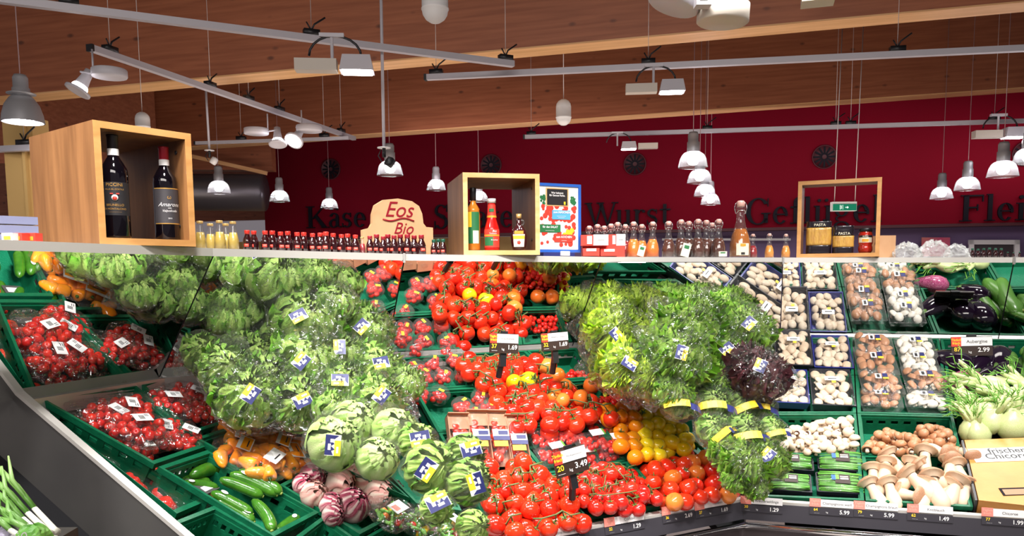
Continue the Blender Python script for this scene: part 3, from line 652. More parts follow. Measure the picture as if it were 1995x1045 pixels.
def pendant(x,yb,w,label,ytop=None,metal=False,dia=.25,cord_y=None):
    """bell pendant: cord, ribbed neck, glass bell and bulb; yb is the rim of the bell"""
    D=dia*1527/w; p=PD(x,yb,D); s=dia/.25; o=empty('pendant_lamp',M.Translation(p)@S(s)); tag(o,label,'pendant lamp','bell pendant lamps' if not metal else None)
    neck=[(0,.30),(.035,.30),(.045,.28),(.045,.22),(.052,.215),(.052,.14),(.05,.13),(0,.13)]
    link('lamp_neck',mesh1('lamp_neck','neck',lambda B:B.lathe(neck,18)),o)
    if metal:
        link('metal_shade',mesh1('metal_shade','neck',lambda B:(B.lathe([(.125,0),(.118,.05),(.10,.11),(.07,.155),(.05,.17),(.048,.165),(.065,.15),(.095,.105),(.112,.05),(.119,0)],28),B.lathe([(.03,.165),(.085,.178),(.085,.183),(.03,.20)],24))),o)
        link('bulb',mesh1('bulb','bulb',lambda B:B.lathe([(0,.012),(.06,.012),(.07,.03),(0,.05)],20)),o)
    else:
        link('glass_bell',mesh1('glass_bell','bell_glass',lambda B:B.lathe([(.125,0),(.127,.008),(.122,.012),(.122,.03),(.118,.034),(.112,.07),(.095,.105),(.07,.128),(.045,.137)],28)),o)
        link('bulb',mesh1('bulb','bulb',lambda B:B.lathe([(0,.02),(.035,.03),(.048,.055),(.045,.085),(.025,.12),(0,.13)],14)),o)
    link('cord',mesh1('cord','cord',lambda B:B.tube([(0,0,.30),(0,0,.33),(0,0,2.4/s)],.0035/s,5)),o)
pd=[(760,342,50,'bell pendant lamp beside the long pole'),(850,371,37,'bell pendant lamp just left of the middle wooden box'),(427,377,43,'bell pendant lamp above the yellow juice bottles'),(545,393,38,'bell pendant lamp above the red-capped bottles, left of Käse'),
(642,406,33,'bell pendant lamp hanging over the K of Käse'),(933,393,36,'bell pendant lamp seen through the middle box, larger one'),(987,409,32,'bell pendant lamp seen through the middle box, smaller right one'),
(1350,327,56,'topmost pendant lamp of the overlapping cluster'),(1363,357,47,'second highest pendant lamp of the overlapping cluster'),(1373,383,41,'third highest pendant lamp of the overlapping cluster'),(1384,399,37,'lowest pendant lamp of the overlapping cluster'),
(1834,388,41,'smallest of the three pendants over Fleisch'),(1884,371,46,'middle of the three pendants over Fleisch'),(1953,345,55,'largest of the three pendants over Fleisch'),(2001,318,50,'pendant lamp cut by the right picture edge')]
for a in pd: pendant(*a)
pendant(45,239,74,'large grey metal pendant lamp at the left edge',metal=True,dia=.25)
def spotlight(x,y,D,ax,label,on=True,s=1,disc=1):
    p=PD(x,y,D); o=empty('track_spotlight',M.Translation(p)@S(s)); tag(o,label,'spotlight','round track spotlights')
    A=M.Translation(V((0,0,0)))@V((0,0,-1)).rotation_difference(V(ax)).to_matrix().to_4x4()
    h=link('lamp_head',mesh1('lamp_head','fixture',lambda B:B.lathe([(0,.12),(.03,.12),(.035,.06),(.045,.0),(.05,-.03),(.085,-.04),(.085,-.055),(.07,-.055),(.0,-.045)],20)),o,A)
    if on: link('lamp_face',mesh1('lamp_face','lamp_on',lambda B:B.lathe([(0,-.058),(.068,-.058),(.068,-.05)],20)),h)
    else: link('lamp_collar',mesh1('lamp_collar','lamp_on',lambda B:B.lathe([(.047,-.002),(.052,-.012),(.053,-.02),(.047,-.02)],20)),h)
    dx=.2*disc
    link('ballast_disc',mesh1('ballast_disc','fixture',lambda B:B.lathe([(0,0),(.11,0),(.115,.008),(.115,.05),(.11,.055),(0,.055)],28,0,T(dx,0,.05))),o)
    link('arm',mesh1('arm','fixture',lambda B:(B.tube([(0,0,.09),(dx*.5,0,.075)],.008,6),B.tube([(dx*.45,0,.075),(dx*.45,0,.24)],.007,6))),o)
spotlight(158,166,5.1,(-.45,-.35,-1),'round spotlight with white disc under the left track end',on=False,s=.92)
spotlight(541,272,7.2,(.1,-.3,-1),'left spotlight of the pair above the red wall corner',on=False,s=.95,disc=-1)
spotlight(577,268,7.2,(-.3,-.9,-.9),'right lit spotlight of the pair above the red wall corner',s=1.0,disc=.6)
# big double disc fixture at the top edge
p=PD(1358,14,2.3); o=empty('ceiling_disc_fixture',p); tag(o,'pale double disc ceiling fixture cut by the top picture edge','ceiling fixture')
link('disc',mesh1('disc','fixture_warm',lambda B:B.lathe([(0,0),(.068,0),(.073,.004),(.073,.05),(.068,.054),(0,.054)],32,0,T(.073,0,-.045)@R(.05,'Y'))),o)
link('disc',mesh1('disc','fixture',lambda B:B.lathe([(0,0),(.068,0),(.073,.004),(.073,.035),(.068,.04),(0,.04)],32,0,T(-.07,0,.0)@R(.33,'Y'))),o)
link('bracket',mesh1('bracket','fixture',lambda B:(B.box((-.022,-.09,-.022),(.02,-.05,.012)),B.tube([(0,-.06,0),(.012,-.03,.25)],.006,8)),False),o)
link('slot',mesh1('slot','black',lambda B:B.box((-.014,-.092,-.01),(.008,-.089,-.003)),False),o)
p=PD(1600,2,2.6); o=link('ceiling_plate',mesh1('ceiling_plate','fixture_warm',lambda B:B.box((-.06,-.03,-.004),(.04,.05,.02),0,M.Translation(p)@R(-.3)),False)); tag(o,'small pale ceiling plate cut by the top edge','ceiling fixture')
def capsule(x,y0,y1,w,D,label):
    r=w/2/1527*D; a=PD(x,y0,D); b=PD(x,y1,D); h=(a-b).length; o=empty('capsule_detector',b); tag(o,label,'detector','white capsules on thin wires')
    pr=[(0,0)]+[(r*math.sin(t),r*(1-math.cos(t))) for t in (.4,.8,1.2,1.55)]+[(r*1.04,r),(r*1.04,r*1.12),(r,r*1.15)]+[(r,h-r)]+[(r*math.cos(t),h-r+r*math.sin(t)) for t in (.4,.8,1.2)]+[(0,h)]
    link('capsule_body',mesh1('capsule_body','white',lambda B:B.lathe(pr,20)),o); link('wire',mesh1('wire','wire',lambda B:B.tube([(0,0,h),(0,0,h+2.2)],.003,5)),o)
capsule(848,-40,46,50,4.2,'white capsule hanging at the top edge, left of centre'); capsule(1098,193,245,29,6.5,'white capsule on a wire before the second beam'); capsule(279,218,262,27,6.6,'white capsule hanging behind the wine box')
def pole(x0,y0,x1,y1,D,label,cam_=True):
    a,b=PD(x0,y0,D),PD(x1,y1,D); o=empty('ceiling_pole',b); I=o.matrix_basis.inverted(); tag(o,label,'pole','ceiling poles with small devices')
    link('pole_tube',mesh1('pole_tube','track',lambda B:B.tube([a+(a-b)*.6,b],.0105,10)),o,I)
    link('flange',mesh1('flange','white',lambda B:B.lathe([(0,0),(.045,0),(.045,.006),(0,.006)],20,0,M.Translation(b))),o,I)
    def f(B): B.tube([b,b+V((.0,0,-.06))],.012,8); B.tube([b+V((-.02,0,-.01)),b+V((-.04,0,-.05)),b+V((-.015,0,-.09))],.004,6)
    link('hook',mesh1('hook','black',f),o,I)
    def f(B): B.lathe([(0,0),(.028,0),(.034,.02),(.03,.06),(0,.07)],14,0,M.Translation(b+V((.02,0,-.12)))@R(.6,'Y'))
    link('camera_head',mesh1('camera_head','black' if cam_ else 'white',f),o,I)
pole(742,-20,748,289,5.4,'long pale pole hanging left of centre with a small camera'); pole(401,175,408,294,7.5,'thin pole with a small white device above the juice bottles',False)
# exit sign on two wires
a=PD(1622,395,7.0); b=PD(1669,411,7.0); wv=b.x-a.x; hv=a.z-b.z; o=empty('exit_sign',(a.x,a.y,b.z)); tag(o,'green emergency exit sign hanging behind the right box','exit sign')
link('sign_housing',mesh1('sign_housing','white',lambda B:B.box((0,0,0),(wv,.05,hv*1.1)),False),o)
f_=link('sign_face',mesh1('sign_face','exit_green',lambda B:B.box((.004,-.004,.004),(wv-.004,0,hv*.82)),False),o)
link('lettering',mesh1('arrow','exit_white',lambda B:(B.box((wv*.52,-.006,.028),(wv*.64,-.004,.034)),B.hexa([V((wv*.6,-.006,.042)),V((wv*.6,-.006,.02)),V((wv*.66,-.006,.031)),V((wv*.66,-.006,.031))],[V((wv*.6,-.004,.042)),V((wv*.6,-.004,.02)),V((wv*.66,-.004,.031)),V((wv*.66,-.004,.031))]),B.box((wv*.30,-.006,.012),(wv*.32,-.004,.052)),B.box((wv*.42,-.006,.012),(wv*.43,-.004,.052)),B.tube([(wv*.36,-.005,.018),(wv*.37,-.005,.036),(wv*.35,-.005,.04)],.003,5),B.lathe([(0,-.004),(.004,0),(0,.004)],8,0,T(wv*.37,-.006,.046))),False),f_)
for xx in (.08,wv-.01): link('wire',mesh1('wire','wire',lambda B:B.tube([(xx*.3 if xx<.1 else xx,.02,hv),((xx*.3+.03 if xx<.1 else xx+.03),.02,2.0)],.004,5)),o)
# far counter things under the red wall
def flat(name,x0,y0,x1,y1,off,m,label,cat,th=.04):
    p=[wp(x0,y0,off),wp(x1,y0,off),wp(x1,y1,off),wp(x0,y1,off)]; o=empty(name,p[3]); tag(o,label,cat); I=o.matrix_basis.inverted()
    return o,I,p
o,I,p=flat('counter_poster',1795,463,1850,500,-.3,'poster_pink','pink picture poster on the counter under the red wall','poster')
link('poster_sheet',mesh1('poster_sheet','poster_pink',lambda B:B.hexa(p,[q+wn*.02 for q in p]),False),o,I)
o,I,p=flat('framed_window',1886,468,1984,505,-.3,'black','white framed counter window under Fleisch','window')
def f(B):
    a,b,c,d=p; t=.06
    B.hexa([a,b,b-V((0,0,t)),a-V((0,0,t))],[q+wn*.05 for q in (a,b,b-V((0,0,t)),a-V((0,0,t)))]); 
    B.hexa([a,a+wd*t,d+wd*t,d],[q+wn*.05 for q in (a,a+wd*t,d+wd*t,d)]); B.hexa([b-wd*t,b,c,c-wd*t],[q+wn*.05 for q in (b-wd*t,b,c,c-wd*t)])
link('window_frame',mesh1('window_frame','white',f,False),o,I); link('dark_pane',mesh1('dark_pane','base_dark',lambda B:B.hexa([q+wn*.01 for q in p],p),False),o,I)
o,I,p=flat('light_strip',1290,465,1540,469,-.3,'white','pale strip light on the far counter behind the bottles','strip light')
link('strip_body',mesh1('strip_body','white',lambda B:B.hexa(p,[q+wn*.03 for q in p]),False),o,I)
for x in (1500,1790): pass
# ------------------------------------------------------------------ things on the top shelf
def woodbox(pA, uang, W, Dp, H, label, edge, t=.018):
    """open cube: pA = front left bottom corner, uang = direction of its front in plan"""
    u=V((math.cos(uang),math.sin(uang),0)); v=V((-u.y,u.x,0)); o=empty('wooden_display_box',frame(u,v,V((0,0,1)),pA)); tag(o,label,'wooden box','wooden boxes on the top shelf')
    for nm,a,b in (('bottom_board',(0,0,0),(W,Dp,t)),('top_board',(0,0,H-t),(W,Dp,H)),('side_board',(0,0,t),(t,Dp,H-t)),('side_board',(W-t,0,t),(W,Dp,H-t))):
        def f(B):
            B.box((a[0],a[1]+.001,a[2]),(b[0],b[1],b[2]),0); B.box((a[0],a[1],a[2]),(b[0],a[1]+.001,b[2]),1)
        link(nm,mesh1(nm,['box_wood',edge],f,False),o)
    def f(B):
        for z in (.06,H-.05):
            for y in (.05,): B.lathe([(0,0),(.006,0),(.006,.002),(0,.002)],10,0,T(W-t-.001,y,z)@R(-PI/2,'Y'))
    link('peg_holes',mesh1('peg_holes','black',f),o)
    return o
def at_shelf(x,back): return shelf(x,back)
def boxfit(xl,yt,yb,xr,back,W,label,edge,uang,Dp,H):
    p=shelf(xl,back); return woodbox(p,uang,W,Dp,H,label,edge),p
def px_h(p,yt): # height so that the top of a thing standing at p reaches pixel row yt
    x,y=pix(p); return PD(x,yt,p.y).z-p.z
pL=shelf(197,.03); hL=px_h(pL,233)
uL=math.radians(52); 
def solveW(p,ang,xr):
    d=V((math.cos(ang),math.sin(ang),0)); lo,hi=.05,1
    for _ in range(40):
        md=(lo+hi)/2
        if pix(p+d*md)[0]<xr: lo=md
        else: hi=md
    return lo
def solveDp(p,ang,xl):
    d=V((-math.sin(ang),math.cos(ang),0)); lo,hi=.05,1
    s=1 if pix(p+d*.5)[0]>pix(p)[0] else -1
    for _ in range(40):
        md=(lo+hi)/2
        if (pix(p+d*md)[0]-xl)*s<0: lo=md
        else: hi=md
    return lo
if DBG: print('pL',pL,hL,'W',solveW(pL,uL,382),'Dp',solveDp(pL,uL,66))
WL=solveW(pL,uL,382); boxL=woodbox(pL,uL,WL,min(.4,solveDp(pL,uL,66)),hL,'large open wooden box with two wine bottles at the left','box_edge')
pM=shelf(904,.03); hM=px_h(pM,336); uM=math.radians(13); WM=solveW(pM,uM,1052)
if DBG: print('pM',pM,hM,WM,solveDp(pM,uM,870))
boxM=woodbox(pM,uM,WM,min(.4,solveDp(pM,uM,868)),hM,'open wooden box with ketchup, oil and syrup bottles in the middle','box_edge_pale')
pR=shelf(1554,.04); hR=px_h(pR,353); uRb=math.radians(-25); WR=solveW(pR,uRb,1717)
if DBG: print('pR',pR,hR,WR)
pR=pR+V((0,.02,0)); boxR=woodbox(pR,uRb,WR,.14,hR,'open wooden box with pasta bags and a sauce jar at the right','box_edge')
def lathe_part(name,m,prof,n=20): return (name,mesh1(name,m,lambda B:B.lathe(prof,n)),None,[])
def inbox(boxo,fx,fy,t=.018): return boxo.matrix_basis@V((fx,fy,t+.001))
def label_arc(r,z0,z1,a0,a1,m,n=14,off=.0006):
    def f(B):
        vs=[];fs=[]
        for k in range(n+1):
            a=math.radians(a0+(a1-a0)*k/n)
            for z in (z0,z1): vs.append((( r+off)*math.sin(a),-(r+off)*math.cos(a),z))
        B.add(vs,[(2*k,2*k+2,2*k+3,2*k+1) for k in range(n)])
    return mesh1('paper_label',m,f)
def curved_text(s,size,m,r,z,ang=0,shear=0,bold=0):
    me=text_me(s,size,m,0,'CENTER',shear,bold).copy()
    for v in me.vertices:
        a=v.co.x/r+math.radians(ang); zz=v.co.y+z; v.co=((r+.0015)*math.sin(a),-(r+.0015)*math.cos(a),zz)
    return me
mat('wineglass',(.003,.002,.004),.06,coat=.6); mat('foil_black',(.012,.01,.012),.35); mat('foil_red',(.35,.015,.03),.3,metal=.3); mat('gold',(.75,.42,.10),.3,metal=.5); mat('label_black',(.02,.018,.02),.5); mat('label_grey',(.05,.045,.05),.5)
def wine(name,p,h,rot,lab,kind):
    s=h/.30; r=.0375
    pr=[(0,0),(r*.95,0),(r,.006),(r,.185),(r*.95,.20),(r*.7,.218),(.016,.235),(.0145,.25),(.0145,.285)]
    foil=[(.0148,.243),(.0152,.245),(.0155,.292),(.0165,.293),(.0165,.299),(.0,.30)]
    rec=[('bottle_glass',mesh1('bottle_glass','wineglass',lambda B:B.lathe(pr,28)),None,[]),('foil_cap',mesh1('foil_cap','foil_black' if kind==0 else 'foil_red',lambda B:B.lathe(foil,20)),None,[]),
         ('neck_band',mesh1('neck_band','white',lambda B:B.lathe([(.0155,.238),(.0158,.240),(.0160,.256),(.0155,.258)],20)),None,[])]
    o=inst('wine_bottle',rec,M.Translation(p)@R(rot)@S(s),lab,'wine bottle','wine bottles in the left box')
    if kind==0:
        l=link('paper_label',label_arc(r,.065,.16,-75,75,'label_black'),o)
        for t,sz,z in (('PICCINI',.013,.152),('VILLA AL CORTILE',.0062,.139),('BRUNELLO',.0095,.094),('DI MONTALCINO',.0075,.083),('________',.008,.077)): link('lettering',curved_text(t,sz,'gold',r,z),l)
        def f(B):
            B.lathe([(0,0),(.009,0),(.009,.001),(0,.001)],16,0,T(0,-r-.0018,.115)@R(PI/2,'X')); 
        link('crest',mesh1('crest','white',f),l); link('crest_centre',mesh1('crest_centre','redlabel',lambda B:B.lathe([(0,0),(.006,0),(.006,.001),(0,.001)],12,0,T(0,-r-.003,.113)@R(PI/2,'X'))),l)
        link('crest_top',mesh1('crest_top','redlabel',lambda B:(B.box((-.012,-r-.002,.125),(-.004,-r-.001,.128)),B.box((.004,-r-.002,.125),(.012,-r-.001,.128))),False),l)
    else:
        l=link('paper_label',label_arc(r,.05,.165,-70,80,'label_grey'),o)
        link('gold_line',label_arc(r,.162,.165,-70,80,'gold',off=.001),l); link('gold_line',label_arc(r,.050,.053,-70,80,'gold',off=.001),l)
        for t,sz,z,sh in (('Amarone',.018,.112,.4),('della',.006,.101,.2),('Valpolicella',.010,.092,.4),('2010',.006,.068,0)): link('lettering',curved_text(t,sz,'white',r,z,5,sh),l)
        link('crest',curved_text('ω',.016,'gold',r,.135,5),l)
wa=inbox(boxL,WL*.255,.045); wine('w',wa,px_h(wa,262),math.radians(24),'taller wine bottle with black cap in the left box',0)
wb=inbox(boxL,WL*.81,.06); wine('w',wb,px_h(wb,286),math.radians(34),'wine bottle with dark red cap in the left box',1)
mat('oil',(.62,.20,.02),.08,coat=1); mat('ketchup',(.62,.01,.008),.15,coat=.8); mat('syrup',(.05,.008,.01),.08,coat=1); mat('green_label',(.02,.16,.05),.5); mat('cream',(.80,.74,.55),.5); mat('orange_label',(.85,.33,.03),.5); mat('white_cap',(.75,.72,.68),.4); mat('gold_cap',(.75,.50,.18),.3,metal=.4)
p=inbox(boxM,WM*.17,.07); h=px_h(p,366); s=h/.27
o=inst('oil_bottle',[('bottle_glass',mesh1('bottle_glass','oil',lambda B:B.lathe([(0,0),(.028,0),(.03,.005),(.03,.15),(.027,.17),(.028,.178),(.012,.205),(.011,.22)],4*6)),None,[]),('cap',mesh1('cap','black',lambda B:B.lathe([(0,.27),(.013,.27),(.014,.268),(.014,.215),(.012,.215)],16)),None,[])],M.Translation(p)@R(-.2)@S(s),'amber oil bottle with black cap and yellow green label','oil bottle')
l=link('paper_label',label_arc(.03,.03,.165,-60,70,'green_label'),o); link('label_field',label_arc(.03,.10,.165,-60,0,'yellow',off=.0012),l); link('label_field',label_arc(.03,.03,.085,10,60,'cream',off=.0012),l)
p=inbox(boxM,WM*.40,.05); h=px_h(p,388); s=h/.225
o=inst('ketchup_bottle',[('bottle_glass',mesh1('bottle_glass','ketchup',lambda B:B.lathe([(0,0),(.033,0),(.034,.004),(.035,.085),(.030,.105),(.021,.135),(.0175,.165),(.0165,.21)],24)),None,[]),('cap',mesh1('cap','white_cap',lambda B:B.lathe([(0,.226),(.018,.226),(.019,.224),(.019,.207),(.017,.207)],20)),None,[])],M.Translation(p)@S(s),'red ketchup bottle with white cap in the middle box','ketchup bottle')
l=link('paper_label',label_arc(.035,.012,.092,-65,65,'redlabel'),o); link('label_band',label_arc(.035,.062,.068,-65,65,'orange_label',off=.0012),l); link('label_picture',label_arc(.035,.02,.058,-60,10,'green_label',off=.0014),l); link('lettering',curved_text('Bio',.014,'white',.0358,.083,20,.2),l); link('lettering',curved_text('Tomaten',.009,'white',.0358,.073,10),l); link('lettering',curved_text('Ketchup',.009,'white',.036,.045,20),l)
link('neck_label',mesh1('neck_label','redlabel',lambda B:B.lathe([(.0205,.15),(.0190,.17),(.0180,.195),(.0178,.20)],20)),o); link('neck_band',mesh1('neck_band','orange_label',lambda B:B.lathe([(.0215,.143),(.0210,.152)],20)),o); link('neck_badge',label_arc(.0205,.168,.182,-30,30,'green_label'),o)
p=inbox(boxM,WM*.76,.05); h=px_h(p,417); s=h/.16
o=inst('syrup_bottle',[('bottle_glass',mesh1('bottle_glass','syrup',lambda B:B.lathe([(0,0),(.024,0),(.03,.01),(.035,.035),(.036,.06),(.031,.085),(.02,.102),(.011,.112),(.0095,.14)],24,0,S(1,.6,1))),None,[]),('cap',mesh1('cap','gold_cap',lambda B:B.lathe([(0,.16),(.012,.16),(.012,.14),(.010,.14)],18)),None,[]),('handle',mesh1('handle','glass',lambda B:B.tube([(.012+.011*math.cos(a),0,.122+.011*math.sin(a)) for a in [k*PI/8 for k in range(-8,9)]],.0035,8)),None,[])],M.Translation(p)@S(s),'small dark maple syrup bottle with loop handle','syrup bottle')
l=link('paper_label',mesh1('paper_label','cream',lambda B:B.hexa([V((-.022,-.0225,.015)),V((.022,-.0225,.015)),V((.026,-.0225,.07)),V((-.026,-.0225,.07))],[V((-.022,-.018,.015)),V((.022,-.018,.015)),V((.026,-.018,.07)),V((-.026,-.018,.07))]),False),o)
link('label_band',mesh1('label_band','yellow',lambda B:B.box((-.025,-.0235,.05),(.025,-.0225,.064)),False),l); link('maple_leaf',mesh1('maple_leaf','redlabel',lambda B:B.lathe([(0,0),(.009,0),(0,.001)],5,0,T(0,-.0235,.034)@R(PI/2,'X')),False),l); link('label_field',mesh1('label_field','orange_label',lambda B:B.box((-.02,-.0235,.072),(.02,-.02,.085)),False),o)
# pasta bags and jar in the right box
mat('pasta',(.62,.36,.07),.35,vcol=(.45,.22,.04),nscale=60,stretch=(1,1,.3),coat=.6,bump=.6,bscale=70); mat('bag_black',(.012,.008,.012),.22,coat=.6); mat('sauce',(.40,.02,.008),.15,coat=.8)
def pillow(B,W,Dp,z0,z1,n=10,m=8,mi=0,sq=.5,jag=0,rnd=random.Random(3)):
    vs=[]; 
    for i in range(m+1):
        t=i/m; z=z0+(z1-z0)*t
        for k in range(n*2):
            a=2*PI*k/(n*2); c,s_=math.cos(a),math.sin(a); q=(abs(c)**sq)*(1 if c>0 else -1); r=(abs(s_)**sq)*(1 if s_>0 else -1)
            vs.append(V((q*W/2*(1+jag*rnd.uniform(-1,1)),r*Dp/2*(1+jag*rnd.uniform(-1,1)),z)))
    N2=2*n; B.add(vs,[(i*N2+k,i*N2+(k+1)%N2,(i+1)*N2+(k+1)%N2,(i+1)*N2+k) for i in range(m) for k in range(N2)]+[tuple(range(N2-1,-1,-1)),tuple(m*N2+k for k in range(N2))],mi)
for fx,W_,yt,lab,z1,z2 in ((.26,.115,432,'larger pasta bag with folded black top in the right box',.26,.80),(.56,.095,440,'smaller pasta bag with black upper half in the right box',.22,.62)):
    p=inbox(boxR,WR*fx,.06); h=px_h(p,yt)
    o=empty('pasta_bag',M.Translation(p)@R(uRb+.15)); tag(o,lab,'pasta bag','pasta bags in the right box')
    link('bag_bottom',mesh1('bag_bottom','bag_black',lambda B:pillow(B,W_,.07,0,h*z1,sq=.6,jag=.01)),o)
    link('pasta_window',mesh1('pasta_window','pasta',lambda B:pillow(B,W_*1.01,.071,h*z1,h*z2,sq=.6,jag=.02)),o)
    link('bag_top',mesh1('bag_top','bag_black',lambda B:(pillow(B,W_*.98,.06,h*z2,h,sq=.6,jag=.03)),),o)
    link('lettering',text_me('PASTA',.018,'cream'),o,T(0,-.042,h*(z2+.08))@R(PI/2,'X'))
p=inbox(boxR,WR*.83,.055); h=px_h(p,445); s=h/.13
o=inst('sauce_jar',[('jar_glass',mesh1('jar_glass','sauce',lambda B:B.lathe([(0,0),(.030,0),(.036,.012),(.036,.03),(.032,.04),(.036,.05),(.036,.085),(.034,.1),(.028,.115)],24)),None,[]),('lid',mesh1('lid','black',lambda B:B.lathe([(0,.13),(.031,.13),(.033,.128),(.033,.112),(.030,.112)],24)),None,[])],M.Translation(p)@R(uRb)@S(s),'red pasta sauce jar with black lid','sauce jar')
l=link('paper_label',label_arc(.036,.054,.080,-60,60,'cream'),o); link('label_band',label_arc(.036,.080,.092,-60,60,'label_black'),l); link('lettering',curved_text('SUGO',.010,'cream',.037,.086),l); link('label_picture',label_arc(.036,.058,.073,-25,25,'orange_label',off=.0015),l)
# little bottles on the shelf
def bottle_rec(kind,col=None):
    K=(kind,col)
    if kind=='redcap': # small dark bottle, red cap
        return [('bottle_glass',mesh1('bottle_glass','darkbottle',lambda B:B.lathe([(0,0),(.026,0),(.0275,.004),(.0275,.055),(.024,.07),(.016,.088),(.0125,.10)],18)),None,[]),('cap',mesh1('cap','cap_'+col,lambda B:B.lathe([(0,.122),(.0155,.122),(.0165,.12),(.0165,.098),(.013,.098)],16)),None,[]),('paper_label',label_arc(.0275,.022,.040,-32,28,'redlabel'),None,[('label_band',label_arc(.0275,.030,.037,-20,22,'pinktag',off=.0012),None)])]
    if kind=='plain': return bottle_rec('redcap',col)[:2]
    if kind=='juice':
        return [('bottle_glass',mesh1('bottle_glass','glass',lambda B:B.lathe([(0,0),(.03,0),(.032,.005),(.031,.05),(.022,.10),(.017,.125),(.015,.15)],20)),None,[]),('juice',mesh1('juice','juice_'+col,lambda B:B.lathe([(0,.004),(.029,.004),(.030,.05),(.021,.098),(0,.098)],20)),None,[]),('cap',mesh1('cap','gold_cap',lambda B:B.lathe([(0,.162),(.0175,.162),(.0185,.16),(.0185,.148),(.015,.148)],18)),None,[])]
    if kind=='swing':
        def wire(B):
            B.tube([(-.016,0,.150),(-.021,0,.168),(-.018,0,.184),(-.008,0,.190),(.008,0,.190),(.018,0,.184),(.021,0,.168),(.016,0,.150)],.0016,6); B.tube([(-.016,-.003,.150),(-.010,-.014,.16),(.010,-.014,.16),(.016,-.003,.150)],.0014,6)
        return [('bottle_glass',mesh1('bottle_glass','glass',lambda B:B.lathe([(0,0),(.034,0),(.036,.006),(.036,.045),(.030,.075),(.019,.105),(.0145,.125),(.0135,.16),(.016,.165),(.016,.172),(.013,.174)],22)),None,[]),
            ('juice',mesh1('juice','juice_'+col,lambda B:B.lathe([(0,.004),(.0335,.004),(.0342,.045),(.0285,.074),(.019,.098),(0,.098)],22)),None,[]),
            ('stopper',mesh1('stopper','stopper_red',lambda B:B.lathe([(.009,.172),(.014,.175),(.014,.188),(.010,.193),(0,.194)],14)),None,[]),('wire_bail',mesh1('wire_bail','chrome',wire),None,[])]
mat('darkbottle',(.022,.003,.004),.1,coat=1); mat('cap_red',(.70,.03,.02),.3); mat('cap_dark',(.28,.01,.02),.35); mat('cap_green',(.01,.09,.05),.35); mat('stopper_red',(.72,.42,.36),.35)
mat('juice_yellow',(.66,.46,.08),.3,coat=.4); mat('juice_orange',(.88,.19,.01),.3,coat=.4); mat('juice_amber',(.42,.12,.01),.15,coat=.8); mat('juice_brown',(.085,.018,.006),.15,coat=.8); mat('juice_red',(.30,.01,.015),.2,coat=.6); mat('juice_peach',(.80,.30,.04),.3,coat=.4)
_br={}
def bott(kind,col,x,yt,back,nat,name,grp,cat,lab=None,rot=0):
    if (kind,col) not in _br: _br[(kind,col)]=bottle_rec(kind,col)
    p=shelf(x,back); s=px_h(p,yt)/nat; s=min(s,1.8)
    return inst(name,_br[(kind,col)],M.Translation(p)@R(rot)@S(s),lab,cat,grp)
autolabel([bott('juice','yellow',x,y,b,.162,'juice_bottle','gold-capped juice bottles','juice bottle') for x,y,b in ((393,431,.10),(413,436,.14),(431,430,.07),(443,436,.15),(457,432,.06))],'cloudy yellow juice bottle with gold cap by the wine box',gap=400)
reds=[(484,449,.08),(497,450,.10),(519,450,.07),(533,450,.09),(549,452,.08),(563,451,.10),(581,453,.07),(594,453,.09),(611,455,.08),(626,454,.10),(637,452,.07),(651,455,.09),(667,457,.08),(679,456,.10),(694,458,.08)]
autolabel([bott('redcap','red',x,y,b,.122,'syrup_bottle','bright red-capped bottles','bottle',rot=random.Random(x).uniform(-.6,.6)) for x,y,b in reds],'small dark bottle with bright red cap on the top shelf',gap=400)
dk=[(722,460,.07),(735,457,.10),(748,461,.08),(757,457,.10),(769,459,.07),(781,457,.09),(795,457,.08),(808,459,.09),(822,458,.07)]
autolabel([bott('redcap','dark',x,y,b,.122,'syrup_bottle','dark red-capped bottles before the wooden sign','bottle',rot=random.Random(x).uniform(-.6,.6)) for x,y,b in dk],'small dark bottle with dark red cap before the wooden sign',gap=400)
autolabel([bott('redcap','green',x,y,b,.122,'syrup_bottle','green-capped bottles beside the middle box','bottle') for x,y,b in ((846,467,.08),(855,466,.12),(864,466,.07))],'small dark bottle with green cap left of the middle box',gap=400)
bott('juice','red',707,462,.09,.162,'juice_bottle',None,'juice bottle','clear bottle of red liquid with gold cap between the red-capped bottles')
autolabel([bott('swing','red',x,y,.16,.194,'swing_top_bottle','swing-top bottles behind the red cartons','swing-top bottle') for x,y in ((1148,440),(1164,437),(1177,440),(1190,436),(1203,433),(1218,437))],'clear swing-top bottle standing behind the red cartons',gap=400)
autolabel([bott('swing','orange',x,y,b,.194,'swing_top_bottle','orange juice swing-top bottles','swing-top bottle') for x,y,b in ((1234,432,.07),(1250,437,.13),(1271,432,.06))],'swing-top bottle of orange juice beside the red cartons',gap=400)
autolabel([bott('swing','brown',x,y,b,.194,'swing_top_bottle','dark swing-top bottles','swing-top bottle') for x,y,b in ((1302,431,.07),(1326,428,.09),(1341,431,.15),(1359,427,.08),(1375,429,.14),(1386,434,.20),(1399,427,.07))],'swing-top bottle of dark brown liquid on the top shelf',gap=400)
o=bott('swing','amber',1441,391,.07,.194,'swing_top_bottle',None,'swing-top bottle','tallest swing-top bottle, filled with amber liquid')
l=link('paper_label',label_arc(.036,.008,.048,-35,35,'label_tan' if 'label_tan' in MT else 'cream'),o); link('label_field',label_arc(.036,.038,.047,-14,14,'orange_label',off=.0014),l); link('barcode',label_arc(.036,.010,.018,-10,10,'inkblack',off=.0014),l)
for x,y,c,lab in ((1466,456,'red','small swing-top bottle of red liquid right of the tallest bottle'),(1498,455,'peach','small swing-top bottle of pale orange liquid, left of two'),(1530,456,'peach','small swing-top bottle of pale orange liquid beside the right box')):
    bott('swing',c,x,y,.07,.194,'swing_top_bottle','small swing-top bottles','swing-top bottle',lab)
